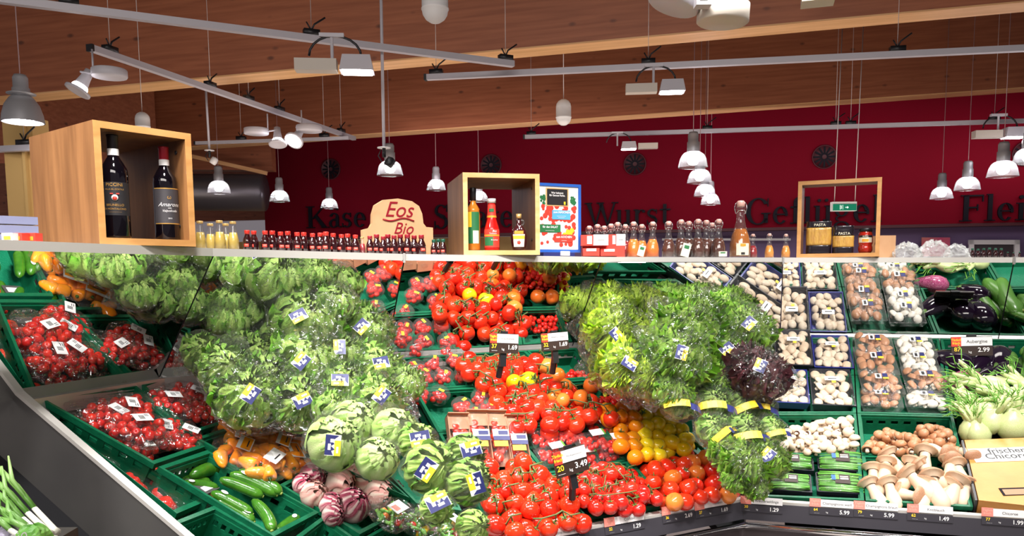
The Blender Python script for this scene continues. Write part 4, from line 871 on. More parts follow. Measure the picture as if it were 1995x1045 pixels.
# hanging tags on three bottles
for x,y0,y1,w_,lab in ((1247,478,499,13,'paper tag leaning on the orange juice bottles'),(1333,474,500,16,'paper tag leaning on the dark bottles'),(1408,490,500,16,'cream paper tag beside the dark bottles, at their right end')):
    p=shelf(x,.03); p.z=PD(x,y1,p.y).z; h=PD(x,y0,p.y).z-p.z; W_=w_/1527*p.y
    o=empty('paper_tag',M.Translation(p)@R(.25 if x!=1408 else 0,'Y')); tag(o,lab,'paper tag','paper tags on the shelf bottles'); link('tag_card',mesh1('tag_card','cream',lambda B:B.box((-W_/2,0,0),(W_/2,.002,h)),False),o); link('tag_print',mesh1('tag_print','green_label',lambda B:B.box((-W_*.3,-.001,h*.6),(W_*.3,0,h*.85)),False),o)
# red cartons with white tags
for i,(x0,x1,y0,y1,b) in enumerate([(1132,1185,458,482,.05),(1186,1218,457,480,.05),(1136,1168,484,499,.035),(1170,1204,485,499,.035)]):
    p=shelf((x0+x1)/2,b); D=p.y; zt=PD(x0,y0,D).z; zb=max(p.z,PD(x0,y1,D).z); W_=(x1-x0)/1527*D
    if i<2: zb=shelf((x0+x1)/2,b).z+.048
    o=empty('drink_carton',(p.x,p.y,zb)); tag(o,['red carton with white tag, left one of the upper pair','red carton with white tag, right one of the upper pair','flat red carton lying on the shelf, left one','flat red carton lying on the shelf, right one'][i],'carton','red cartons left of the orange juice')
    hh=zt-zb
    link('carton_box',mesh1('carton_box','redlabel',lambda B:B.box((-W_/2,0,0),(W_/2,.06,hh)),False),o)
    if i<2: 
        t=link('white_tag',mesh1('white_tag','white',lambda B:B.box((-W_*.05,-.002,hh*.02),(W_*.5,0,hh*1.02)),False),o); link('tag_line',mesh1('tag_line','inkblack',lambda B:B.box((W_*.1,-.003,hh*.5),(W_*.36,-.002,hh*.53)),False),t); link('barcode',mesh1('barcode','white',lambda B:B.box((-W_*.28,-.002,hh*.15),(-W_*.1,0,hh*.9)),False),o)
    else: link('print_band',mesh1('print_band','white',lambda B:B.box((-W_*.3,-.002,hh*.6),(W_*.3,0,hh*.95)),False),o)
# a small base the upper cartons rest on
p=shelf(1176,.07); o=link('carton_stand',mesh1('carton_stand','redlabel',lambda B:B.box((p.x-.09,p.y,p.z),(p.x+.09,p.y+.05,p.z+.047)),False)); tag(o,'dark red low carton stand under the two tagged cartons','carton')
# small cartons at far left
for i,(x,m_) in enumerate(((18,'white'),(36,'redlabel'),(62,'redlabel'))):
    p=shelf(x,.04); W_=.026; o=empty('food_carton',p); tag(o,['small white carton at the left end of the top shelf','small red carton on the top shelf, left of two','small red carton beside the large wooden box'][i],'carton','small cartons at the left shelf end')
    h=px_h(p,454)
    link('carton_box',mesh1('carton_box',m_,lambda B:B.box((-W_/2,0,0),(W_/2,.03,h)),False),o); link('carton_print',mesh1('carton_print','orange_label',lambda B:B.box((-W_*.3,-.001,h*.15),(W_*.3,0,h*.6)),False),o)
mat('blue_plastic',(.20,.22,.34),.3)
p=shelf(40,.12); h=px_h(p,420)
def f(B):
    for k in range(3): B.box((-.045,0,h*k/3+.001),(.045,.05,h*(k+1)/3-.002))
o=link('plastic_punnet_stack',mesh1('plastic_punnet_stack','blue_plastic',f,False),None,M.Translation(p)@R(.8)); tag(o,'stack of clear bluish plastic packs at the left shelf end','plastic packs')
# wooden Eos Bio sign
a=shelf(708,.14); b=shelf(845,.14); u=(b-a); W_=u.length; u.z=0; u.normalize(); v=V((-u.y,u.x,0)); zs=a.z
def zy(y): return PD(776,y,(a.y+b.y)/2).z-zs
prof=[(0,0),(1,0),(1,zy(442)),(.90,zy(441)),(.86,zy(434)),(.845,zy(415)),(.80,zy(400)),(.70,zy(391)),(.5,zy(387)),(.30,zy(391)),(.18,zy(402)),(.14,zy(420)),(.135,zy(437)),(.10,zy(446)),(0,zy(450))]
def f(B):
    n=len(prof); B.add([V((x*W_,0,z)) for x,z in prof]+[V((x*W_,.018,z)) for x,z in prof],[tuple(range(n)),tuple(range(2*n-1,n-1,-1))]+[(i,(i+n),((i+1)%n)+n,(i+1)%n) for i in range(n)])
o=empty('wooden_sign',frame(u,v,V((0,0,1)),a)); tag(o,'wooden Eos Bio sign board standing behind the dark red-capped bottles','sign')
link('sign_board',mesh1('sign_board','sign_wood',f,False),o)
link('lettering',text_me('Eos',.082,'foil_red',0,'CENTER',.35,.0),o,T(W_*.5,-.002,(zy(392)+zy(428))/2)@R(PI/2,'X')); link('lettering',text_me('Bio',.062,'foil_red',0,'CENTER',.35,.000),o,T(W_*.56,-.002,(zy(434)+zy(458))/2)@R(PI/2,'X'))
link('underline',mesh1('underline','foil_red',lambda B:B.tube([V((W_*(.28+.44*t),-.002,zy(426)-.006*math.sin(t*7)-.004)) for t in [k/12 for k in range(13)]],.003,6)),o)
# blue framed tomato poster on a stand
a=shelf(1052,.10); b=shelf(1132,.10); u=(b-a); W_=u.length; u.z=0; u.normalize(); v=V((-u.y,u.x,0)); D_=(a.y+b.y)/2
mat('frame_blue',(.03,.13,.52),.35); mat('poster_white',(.82,.80,.78),.5); mat('sky_label',(.10,.40,.72),.5)
def zy(y): return PD(1092,y,D_).z-a.z
zt,zb=zy(358),zy(492)
o=empty('poster_frame',frame(u,v,V((0,0,1)),a)); tag(o,'blue framed tomato poster standing right of the middle box','poster')
def f(B):
    t=.012; B.box((-.02,0,zb),(W_,.012,zb+t)); B.box((-.02,0,zt-t),(W_,.012,zt)); B.box((W_-t,0,zb+t),(W_,.012,zt-t)); B.box((-.02,0,zb+t),(-.02+t,.012,zt-t))
link('blue_frame',mesh1('blue_frame','frame_blue',f,False),o)
pp=link('poster_sheet',mesh1('poster_sheet','poster_white',lambda B:B.box((-.01,.004,zb+.01),(W_-.01,.008,zt-.01)),False),o)
def rect(name,m_,x0,x1,y0,y1,dy): return link(name,mesh1(name,m_,lambda B:B.box((x0*W_,dy,zy(y1)),(x1*W_,dy+.001,zy(y0))),False),pp)
def f(B):
    r=random.Random(5)
    for k in range(70):
        x=r.uniform(.05,.86)*W_; z=r.uniform(zy(478),zy(402)); q=r.uniform(.006,.013); B.lathe([(0,0),(q,0),(0,.0006)],10,0,T(x,.0028,z)@R(PI/2,'X'))
link('tomato_picture',mesh1('tomato_picture','tomato_print' if 'tomato_print' in MT else 'redlabel',f,False),pp)
def f(B):
    r=random.Random(6)
    for k in range(26):
        x=r.choice([r.uniform(.03,.2),r.uniform(.75,.88)])*W_; z=r.uniform(zy(398),zy(383)); q=r.uniform(.004,.008); B.lathe([(0,0),(q,0),(0,.0006)],6,0,T(x,.0028,z)@R(PI/2,'X'))
link('leaf_picture',mesh1('leaf_picture','green_label',f,False),pp)
def f(B):
    for x,z in ((.68,452),(.74,456),(.6,458),(.78,449)): B.lathe([(0,0),(.011,0),(0,.0006)],8,0,T(x*W_,.002,zy(z))@R(PI/2,'X'))
link('yellow_picture',mesh1('yellow_picture','yellow',f,False),pp)
rect('board_edge','box_edge_pale',.15,.70,367,402,.0020); rect('chalk_board','label_black',.18,.67,369,400,.0008); rect('blue_banner','sky_label',.30,.74,410,428,.0008); rect('green_banner','green_label',.0,.5,438,453,.0008); rect('red_banner','redlabel',.35,.80,457,472,.0008)
def ptxt(s_,size,x,y,m_='white',bold=.0003): link('lettering',text_me(s_,size,m_,0,'CENTER',0,bold),pp,T(x*W_,-.0006,zy(y))@R(PI/2,'X'))
ptxt('Wer bekennt\nfür Genuss Farbe.',.0105,.42,379); ptxt('zum NASCHEN',.0125,.53,414); ptxt('―――――――\n―――――',.006,.52,423); ptxt('für den SALAT',.012,.25,443); ptxt('―――――――',.006,.24,450); ptxt('zum KOCHEN',.0125,.58,462); ptxt('――――',.006,.58,469)
rect('logo','yellow',.58,.62,393,399,-.0002)
link('stand_foot',mesh1('stand_foot','navy',lambda B:(B.box((W_*.1,-.03,0),(W_*.75,.05,zb*.75)),B.box((W_*.38,-.034,zb*.1),(W_*.6,-.03,zb*.95),1)) and None,False) if False else mesh1('stand_foot',['navy','white'],lambda B:(B.box((0,-.03,0),(W_*.75,.05,max(.012,zb-.002))),B.box((W_*.4,-.034,.004),(W_*.62,-.030,max(.014,zb+.004)),1)),False),o)
# beige carton, clear bags and dark bottles right of the right box
p=shelf(1729,.09); h=px_h(p,459); o=link('cardboard_box',mesh1('cardboard_box','peach' if False else 'sign_wood',lambda B:B.box((-.045,0,0),(.035,.08,h)),False),None,M.Translation(p)); tag(o,'plain beige cardboard box beside the right wooden box','cardboard box')
def crumple(B,W,Dp,H,seed,n=14,m=9,j=.22):
    r=random.Random(seed); vs=[]
    for i in range(m+1):
        t=i/m*PI/2
        for k in range(n*2):
            a=2*PI*k/(n*2); rr=math.cos(t)*(1+j*r.uniform(-1,1)) if i<m else 0; vs.append(V((rr*math.cos(a)*W/2,rr*math.sin(a)*Dp/2,H*math.sin(t)*(1+(j*r.uniform(-1,1) if 0<i<m else 0)))))
    N2=2*n; B.add(vs,[(i*N2+k,i*N2+(k+1)%N2,(i+1)*N2+(k+1)%N2,(i+1)*N2+k) for i in range(m) for k in range(N2)])
for i,(x0,x1,yt) in enumerate(((1736,1792,475),(1786,1850,471),(1840,1884,478))):
    p=shelf((x0+x1)/2,.10); W_=(x1-x0)/1527*p.y; o=link('plastic_bag',mesh1('plastic_bag','bag_thick',lambda B:crumple(B,W_,.12,px_h(p,yt),i),False),None,M.Translation(p)); tag(o,['crumpled clear plastic bag beside the beige cardboard box','largest crumpled clear plastic bag, in the middle','small crumpled clear plastic bag beside the dark bottles'][i],'plastic bag','clear bags on the top shelf')
autolabel([bott('plain','green',x,y,.10,.122,'dark_bottle','dark bottles at the right shelf end','bottle') for x,y in [(1893,484),(1904,485),(1915,484),(1926,483),(1938,484),(1949,484),(1962,491),(1973,492),(1985,491),(1997,492)]],'small dark bottle at the right end of the top shelf',gap=400)
# ------------------------------------------------------------------ produce
rnd=random.Random(11)
def F(s,x,y,h=0,yaw=0,tilt=0,roll=0,sc_=1):
    q=SEC[s]; p=bed(s,x,y,h); return frame(q['u'],-q['d'],q['N'],p)@R(yaw)@R(tilt,'X')@R(roll,'Y')@(S(sc_) if not isinstance(sc_,tuple) else S(*sc_))
def FD(s,x,y,D,yaw=0,tilt=0,roll=0,sc_=1):
    q=SEC[s]; return frame(q['u'],-q['d'],q['N'],PD(x,y,D))@R(yaw)@R(tilt,'X')@R(roll,'Y')@(S(sc_) if not isinstance(sc_,tuple) else S(*sc_))
def inpoly(x,y,P_):
    c=False; n=len(P_)
    for i in range(n):
        (x1,y1),(x2,y2)=P_[i],P_[(i+1)%n]
        if (y1>y)!=(y2>y) and x<(x2-x1)*(y-y1)/(y2-y1)+x1: c=not c
    return c
def fill(s,poly_,r,hs,jit=.42,keep=1,seed=1):
    """positions for round things of radius r heaped over the part of the bed seen inside poly_"""
    g=random.Random(seed); q=SEC[s]; out=[]
    for li,h in enumerate(hs):
        C_=[bed(s,x,y,h) for x,y in poly_]; O=q['O']; us=[(p-O).dot(q['u']) for p in C_]; ds=[(p-O).dot(q['d']) for p in C_]
        a=min(us); j=0; st=r*1.92; d=min(ds)
        while d<max(ds):
            u=a+(st/2 if (j+li)%2 else 0)
            while u<max(us):
                p=O+q['N']*h+q['u']*(u+g.uniform(-1,1)*r*jit)+q['d']*(d+g.uniform(-1,1)*r*jit)+q['N']*g.uniform(-1,1)*r*jit
                x,y=pix(p)
                if inpoly(x,y,poly_) and g.random()<keep: out.append((p,x,y,li))
                u+=st
            d+=st*.87; j+=1
    return out
def rotrand(g=rnd): return M.Rotation(g.uniform(0,6.28),4,'Z')@M.Rotation(g.uniform(-.9,.9),4,'X')@M.Rotation(g.uniform(-.9,.9),4,'Y')
def tomato_me(m,lob=.02,ez=.88):
    pr=[(0,.78*ez),(.12,.80*ez),(.3,.93*ez),(.55,.88*ez),(.8,.66*ez),(.96,.3*ez),(1,0),(.94,-.36*ez),(.78,-.66*ez),(.5,-.88*ez),(.2,-.98*ez),(0,-.97*ez)]
    return mesh1('tomato_body',m,lambda B:B.lathe(pr[::-1],16,lob=lob,nl=5))
def calyx_me(m='calyx',R_=.55):
    def f(B):
        for k in range(5):
            a=k*2*PI/5+.2; c,s_=math.cos(a),math.sin(a); B.add([V((-s_*.1,c*.1,.78)),V((s_*.1,-c*.1,.78)),V((c*R_*.6+s_*.06,s_*R_*.6-c*.06,.90)),V((c*R_,s_*R_,.93)),V((c*R_*.6-s_*.06,s_*R_*.6+c*.06,.90))],[(0,1,2,3,4)])
        B.tube([(0,0,.76),(.03,0,.98),(.08,.03,1.2)],.055,6)
    return mesh1('calyx',m,f,False)
TM={k:tomato_me(m) for k,m in dict(r='tomato',o='tomato_orange',y='tomato_yellow',u='tomato_unripe',c='cherry').items()}
CX=calyx_me()
def seg(me): return me
def loose_tomatoes(name,pts,r,kind,grp,base,cat,calyx=.5,gap=14,special=None,sv=.12):
    obs=[]
    for p,x,y,li in pts:
        rr=r*(1+rnd.uniform(-sv,sv)); k=kind(x,y) if callable(kind) else kind
        rec=[('tomato_body',TM[k],None,[])]
        if rnd.random()<calyx: rec.append(('calyx',CX,None,[]))
        q=M.Translation(p)@rotrand()@S(rr)
        o=inst(name,rec,q,None,cat,grp); o['_k']=k; obs.append(o)
    for k in set(o['_k'] for o in obs):
        autolabel([o for o in obs if o['_k']==k],base if isinstance(base,str) else base[k],gap)
    for o in obs: del o['_k']
    return obs
def trusses(pts,r,kind,grp,base,cat='vine tomatoes',n=5,special=(),gap=22,fine=.006):
    """vine tomatoes: neighbours hang on one truss; a truss is one thing"""
    pts=list(pts); pts.sort(key=lambda t:(t[3],t[2],t[0].x)); out=[]
    while pts:
        a=pts.pop(0); pts.sort(key=lambda t:(t[0]-a[0]).length); k=rnd.randint(n-1,n+1); grpp=[a]+[t for t in pts[:k-1] if (t[0]-a[0]).length<r*6.5]; pts=[t for t in pts if t not in grpp]
        c=sum((t[0] for t in grpp),V())/len(grpp); o=empty('tomato_truss',c); tag(o,None,cat,grp)
        up=V((0,-.35,1)).normalized(); tops=[]
        for t in grpp:
            kk=kind
            for (sx,sy,sk) in special:
                if abs(t[1]-sx)<12 and abs(t[2]-sy)<10 and t[3]==1: kk=sk
            rr=r*rnd.uniform(.9,1.1); dz=(c+up*r*1.3-t[0]).normalized() if len(grpp)>1 else up
            Q=V((0,0,1)).rotation_difference((dz+V((rnd.uniform(-.4,.4),rnd.uniform(-.4,.2),rnd.uniform(0,.5)))).normalized()).to_matrix().to_4x4()
            tm=link('tomato',TM[kk],o,M.Translation(t[0]-c)@Q@S(rr)); link('calyx',CX,tm)
            tops.append((t[0]-c)+Q.to_3x3()@V((0,0,rr*1.05)))
        def f(B):
            ax=sorted(tops,key=lambda v:v.x); 
            mid=[v*.75+up*r*.9 for v in ax]
            if len(mid)>1: B.tube([mid[0]-V((r*.8,0,0))]+mid+[mid[-1]+V((r*.9,0,r*.2))],r*.085,6)
            for v,w_ in zip(ax,mid): B.tube([v,(v+w_)/2+up*r*.1,w_],r*.07,5)
        link('vine_stem',mesh1('vine_stem','vine',f),o); out.append(o)
    autolabel(out,base,gap); return out
# centre section: vine tomatoes
trusses(fill('C',[(886,702),(1040,688),(1100,742),(1092,760),(990,815),(930,765)],.0355,[.0,.048],seed=3,keep=.95),.037,'r','vine tomatoes below the price sign','vine tomato cluster heaped in mid display',special=((985,742,'y'),(1022,745,'y'),(992,748,'y'),(1016,738,'y'),(1078,735,'u'),(1055,720,'u')))
trusses(fill('C',[(960,790),(1095,748),(1160,775),(1195,820),(1130,845),(1020,855)],.0355,[.0,.045],seed=4,keep=.95),.036,'r','vine tomatoes in the middle of the display','vine tomato cluster above the wrapped tomato packs',special=((1088,772,'u'),(1135,768,'u')))
trusses(fill('C',[(925,915),(1030,900),(1075,925),(1128,975),(1140,1022),(1040,1052),(965,1052)],.0345,[.0,.05],seed=5),.036,'r','large vine tomatoes in the front left crate','large vine tomato cluster in the front left tomato crate')
trusses(fill('C',[(1092,925),(1215,905),(1250,940),(1292,985),(1180,1008),(1135,990)],.0265,[.0,.036,.064],seed=6,keep=.9),.0275,'c','small vine tomatoes in the front middle crate','small vine tomato cluster in the front middle crate',n=6)
# loose tomatoes
loose_tomatoes('tomato',fill('C',[(1245,905),(1355,880),(1392,888),(1442,950),(1440,968),(1300,990)],.033,[.0,.046],seed=7,jit=.3),.0345,lambda x,y:'u' if rnd.random()<.22 else 'r','loose tomatoes in the front right crate',{'r':'loose red tomato in the front right tomato crate','u':'orange-red loose tomato in the front right tomato crate'},'tomato',.25,gap=12)
loose_tomatoes('tomato',fill('C',[(1165,800),(1240,778),(1345,850),(1350,878),(1225,898)],.0315,[.0,.045],seed=8,jit=.3),.033,lambda x,y:'y' if x>1238+(y-800)*.25 else 'o','orange and yellow tomatoes',{'o':'orange tomato in the orange and yellow pile','y':'yellow tomato in the orange and yellow pile'},'tomato',.35,gap=12)
loose_tomatoes('cherry_tomato',fill('C',[(1150,790),(1180,772),(1235,765),(1285,800),(1240,812),(1190,812)],.0145,[-.005,.02,.04],seed=9,keep=.9),.0145,'c','loose cherry tomatoes above the orange ones','small red cherry tomato above the orange tomatoes','cherry tomato',0,gap=6)
loose_tomatoes('cherry_tomato',fill('C',[(1078,733),(1110,724),(1170,732),(1172,740),(1092,745)],.012,[-.045,-.025],seed=10,keep=.95),.0125,'c','cherry tomatoes in the nearly empty crate','cherry tomato in the nearly empty crate under the mirror','cherry tomato',0,gap=6)
loose_tomatoes('tomato',[(bed('C',1215,768,.05),1215,768,0),(bed('C',1152,752,.02),1152,752,0),(bed('C',1100,752,.03),1100,752,0),(bed('C',1180,748,.02),1180,748,0)],.037,'u','big tomatoes above the cherry pile','large orange-red tomato lying by the small cherry tomatoes','tomato',0,gap=400)
# ------------------------------------------------------------------ round tomato cups
def cluster(n,r,R_,seed,ell=1.15,kind='c',z0=.012):
    g=random.Random(seed); out=[]; 
    for i in range(n):
        for _ in range(60):
            a=g.uniform(0,6.28); q=R_*math.sqrt(g.random()); p=V((q*math.cos(a),q*math.sin(a),z0+g.uniform(0,.028)))
            if all((p-o).length>r*1.5 for o in out): break
        out.append(p)
    return [('tomato',TM[kind],M.Translation(p)@rotrand(g)@S(r,r,r*ell),[]) for p in out]
mat('sticker_yellow',(.90,.75,.05),.4)
cup_me=mesh1('cup_film','cup',lambda B:B.lathe([(0,0),(.030,0),(.033,.003),(.041,.034),(.044,.036),(.044,.039),(.040,.048),(.030,.060),(.0,.064)],24))
stk=mesh1('sticker','sticker_yellow',lambda B:B.box((-.011,-.006,0),(.011,.006,.001)),False)
CUPS=[[*cluster(13,.0125,.026,s),('cup_film',cup_me,None,[('sticker',stk,T(g1,g2,.0625)@R(.4))])] for s,g1,g2 in ((1,.004,-.006),(2,-.008,.003),(3,.006,.006))]
obs=[]
for i,(x,y,h,t) in enumerate([(806,731,.0,0),(825,748,.0,0),(862,746,.0,0),(901,744,.0,0),(842,722,.0,.1),(884,716,.0,0),(868,697,.0,0),(812,684,.04,.7),(779,684,.05,.6),(815,783,-.01,0),(853,782,-.01,0),(934,789,0,0),(951,812,.02,-.1),(924,820,.01,0),(897,805,.0,0)]):
    obs.append(inst('tomato_cup',CUPS[i%3],F('C',x,y,h-.03,yaw=rnd.uniform(0,6),tilt=0)@R(t,'X')@S(1.02),None,'tomato cup','round cups of small tomatoes'))
autolabel(obs,'clear round cup of small tomatoes beside the vine tomatoes',gap=14)
# ------------------------------------------------------------------ films and bags
def blob(B,W,Dp,H,seed,n=20,m=14,j=.06,tail=0,flat=.35,sq=.8):
    """crumpled bag round something W x Dp x H, base at z=0; tail pulls the open end out along +y"""
    g=random.Random(seed); vs=[]
    ph=[g.uniform(0,6) for _ in range(6)]
    for i in range(m+1):
        t=-PI/2+PI*i/m
        for k in range(n):
            a=2*PI*k/n; c,s_=math.cos(a),math.sin(a)
            q=1+j*(math.sin(3*a+ph[0]+2*t)+math.sin(5*a+ph[1]-3*t)*.7+math.sin(9*a+ph[2]+5*t)*.5)+(j*.6*g.uniform(-1,1) if 0<i<m else 0)
            x=(abs(c)**sq)*(1 if c>0 else -1); y=(abs(s_)**sq)*(1 if s_>0 else -1); ct=math.cos(t)**.8 if 0<i<m else 0
            X_=x*ct*W/2*q; Y_=y*ct*Dp/2*q; Z_=H/2+math.sin(t)*H/2*(1 if math.sin(t)>0 else 1)*q
            if tail and s_>.5: w_=(s_-.5)*2*ct; Y_+=tail*w_; X_*=1-.35*w_; Z_=Z_*(1-.75*w_)+H*.35*w_
            vs.append(V((X_,Y_,max(0,Z_))))
    B.add(vs,[(i*n+k,i*n+(k+1)%n,(i+1)*n+(k+1)%n,(i+1)*n+k) for i in range(m) for k in range(n)])
bc=mesh1('bag_label',['white','inkblack'],lambda B:(B.box((-.026,-.017,0),(.026,.017,.001),0),[B.box((-.004+k*.004,-.008,.001),(-.002+k*.004,.009,.0014),1) for k in range(4)],B.box((-.02,-.012,.001),(-.008,-.010,.0014),1),B.box((-.02,-.006,.001),(-.008,-.004,.0014),1)) and None,False)
def bag_tomatoes(n,r,W,Dp,seed,kind='c',ell=1.3):
    g=random.Random(seed); out=[]
    for i in range(n):
        for _ in range(80):
            p=V((g.uniform(-1,1)*W*.42,g.uniform(-1,1)*Dp*.42,r+g.uniform(0,1)*.028)); e=(p.x/(W*.44))**2+(p.y/(Dp*.44))**2
            if e<1 and all((p-o).length>r*1.75 for o in out): break
        else: continue
        out.append(p)
    return [('tomato',TM[kind],M.Translation(p)@rotrand(g)@S(r,r,r*ell),[]) for p in out]
BAGT=[[*bag_tomatoes(34,.0135,.155,.115,s),('bag_film',mesh1('bag_film','film',lambda B:blob(B,.168,.128,.066,s,tail=.05),False),None,[]),('bag_label',bc,T(.02*(s%3-1),.015-.01*s,.066+.002)@R(.3*s),[])] for s in (1,2,3,4)]
obs=[]
for i,(x,y,h,yaw,sc_) in enumerate([(176,798,-.045,.5,1.0),(215,775,-.03,1.9,.95),(245,812,.0,.2,1.0),(200,828,-.01,.6,1.0),(262,850,.01,2.6,1.02),(300,866,-.02,.3,1.0),(345,862,.0,1.2,.95),(258,887,-.04,.2,.95),(150,775,-.03,1.0,.9)]):
    obs.append(inst('tomato_bag',BAGT[i%4],F('L',x,y,h-.03,yaw=yaw,sc_=sc_),None,'bag of tomatoes','bags of small tomatoes nearest the end panel'))
autolabel(obs,'tomato bag in the crate nearest the end panel',gap=14)
obs=[]
for i,(x,y,h,yaw,sc_) in enumerate([(305,768,-.03,.4,.95),(345,758,-.02,2,.95),(360,788,.0,.9,.95),(325,800,.0,2.5,.95),(385,810,.0,.2,.95),(405,822,-.03,.4,.9)]):
    obs.append(inst('tomato_bag',BAGT[(i+1)%4],F('L',x,y,h-.03,yaw=yaw,sc_=sc_),None,'bag of tomatoes','bags of small tomatoes in the second crate'))
autolabel(obs,'clear bag of small red tomatoes in the crate beside the lettuce',gap=14)
# vine tomato packs in the low crate by the end panel
def packrec(n,r,W,Dp,H,tray,filmm,seed,kind,labels,th=.02,ell=1.0):
    g=random.Random(seed); out=[]
    for i in range(n):
        for _ in range(60):
            p=V((g.uniform(-1,1)*(W/2-r*1.1),g.uniform(-1,1)*(Dp/2-r*1.1),r+.004+g.uniform(0,max(0,H-2*r))))
            if all((p-o).length>r*(1.65 if kind in TM else 1.35) for o in out): break
        else: continue
        out.append(p)
    def tr(B):
        a=[V((-W/2*.86,-Dp/2*.86,0)),V((W/2*.86,-Dp/2*.86,0)),V((W/2*.86,Dp/2*.86,0)),V((-W/2*.86,Dp/2*.86,0))]; b=[V((-W/2,-Dp/2,th)),V((W/2,-Dp/2,th)),V((W/2,Dp/2,th)),V((-W/2,Dp/2,th))]; k=V((0,0,.003))
        B.hexa(a,[p+k for p in a])
        for i in range(4):
            j=(i+1)%4; ci=V((0,0,0)); sh=lambda p:V((p.x*.95,p.y*.95,p.z)); B.hexa([a[i],a[j],b[j],b[i]],[sh(a[i]),sh(a[j]),sh(b[j]),sh(b[i])])
    rec=[('tomato' if kind in TM else 'mushroom',TM[kind] if kind in TM else kind,M.Translation(p)@rotrand(g)@S(r,r,r*ell),[]) for p in out]
    rec.append(('tray',mesh1('tray',tray,tr,False),None,[]))
    def fl(B):
        n_=8; vs=[]
        for iy in range(n_+1):
            for ix in range(n_+1):
                x=(ix/n_*2-1); y=(iy/n_*2-1); e=min(1,(1-abs(x))*4)*min(1,(1-abs(y))*4); vs.append(V((x*W/2*1.01,y*Dp/2*1.01,th+.002+(H+.006-th)*(e**.5)+g.uniform(-.0015,.0015))))
        N_=n_+1; B.add(vs,[(a*N_+b,a*N_+b+1,(a+1)*N_+b+1,(a+1)*N_+b) for a in range(n_) for b in range(n_)])
    rec.append(('wrap_film',mesh1('wrap_film',filmm,fl,True),None,labels(H+.010) if labels else []))
    return rec
def boxlab(name,m,x0,y0,x1,y1,z): return (name,mesh1(name,m,lambda B:B.box((x0,y0,z),(x1,y1,z+.001)),False),None)
PV=packrec(7,.030,.20,.15,.058,'tray_black','film_tight',5,'r',lambda z:[boxlab('pack_label','panel_grey',.03,-.05,.09,.03,z),boxlab('pack_label','white',.04,-.04,.08,-.02,z+.001)],th=.03)
obs=[inst('tomato_pack',PV,F('L',x,y,-.12,yaw=a),None,'tomato pack','black trays of vine tomatoes by the end panel') for x,y,a in ((165,848,.2),(225,905,.1),(290,962,.15),(345,990,.1))]
autolabel(obs,'black tray of wrapped vine tomatoes beside the end panel trim',gap=10)
# small wrapped packs under the price sign
PM=packrec(22,.0135,.125,.085,.045,'cup','film_tight',6,'c',lambda z:[boxlab('pack_label','white',-.005,.005,.05,.038,z),boxlab('label_edge','fennel_green',.05,.005,.058,.038,z)],th=.03)
obs=[inst('tomato_pack',PM,F('C',x,y,h,yaw=a),None,'tomato pack','wrapped small tomato packs in mid display') for x,y,h,a in ((1035,843,-.05,.05),(1083,838,-.05,0),(1058,868,-.03,0),(1108,862,-.03,.05),(1072,898,-.03,.1),(1165,846,-.03,0),(1150,872,.0,.05),(1190,878,.0,0),(1130,905,-.035,0),(1185,896,-.035,0))]
autolabel(obs,'small tomato pack with white label',gap=12)
# cardboard trays of cocktail tomatoes, slanted
mat('cardboard',(.45,.22,.12),.6)
def cardtray(seed):
    g=random.Random(seed); W,Lh=.075,.20
    rec=[('tomato',TM['r'],T(g.uniform(-.012,.012),-.075+k*.026,.022)@rotrand(g)@S(.017),[]) for k in range(6)]+[('tomato',TM['r'],T(g.choice((-.018,.018)),-.065+k*.034,.018)@rotrand(g)@S(.016),[]) for k in range(4)]
    rec.append(('cardboard_tray',mesh1('cardboard_tray','cardboard',lambda B:(B.box((-W/2,-Lh/2,0),(W/2,Lh/2,.003)),B.box((-W/2,-Lh/2,0),(-W/2+.003,Lh/2,.035)),B.box((W/2-.003,-Lh/2,0),(W/2,Lh/2,.035)),B.box((-W/2,Lh/2-.003,0),(W/2,Lh/2,.05)),B.box((-W/2,Lh*.22,.030),(W/2,Lh/2,.033))),False),None,[]))
    rec.append(('wrap_film',mesh1('wrap_film','film_tight',lambda B:blob(B,W*1.12,Lh*1.08,.052,seed,j=.03),False),None,[boxlab('pack_label','white',-.030,-.008,.030,.02,.051),boxlab('label_field','navy',-.030,-.022,.030,-.006,.0525),boxlab('label_field','yellow',-.030,-.045,.020,-.024,.0515),boxlab('label_mark','navy',-.01,.0,.025,.014,.0525)]))
    return rec
CT=[cardtray(s) for s in (1,2)]
obs=[inst('tomato_pack',CT[i%2],F('C',x,y-8,h+.02,yaw=-.15,tilt=.35,sc_=1.05),None,'tomato pack','wrapped cardboard trays of tomatoes') for i,(x,y,h) in enumerate([(893,875,0),(930,868,.0),(968,868,-.01),(1003,876,-.02)])]
autolabel(obs,'wrapped brown cardboard tray of tomatoes with navy and yellow label',gap=400)
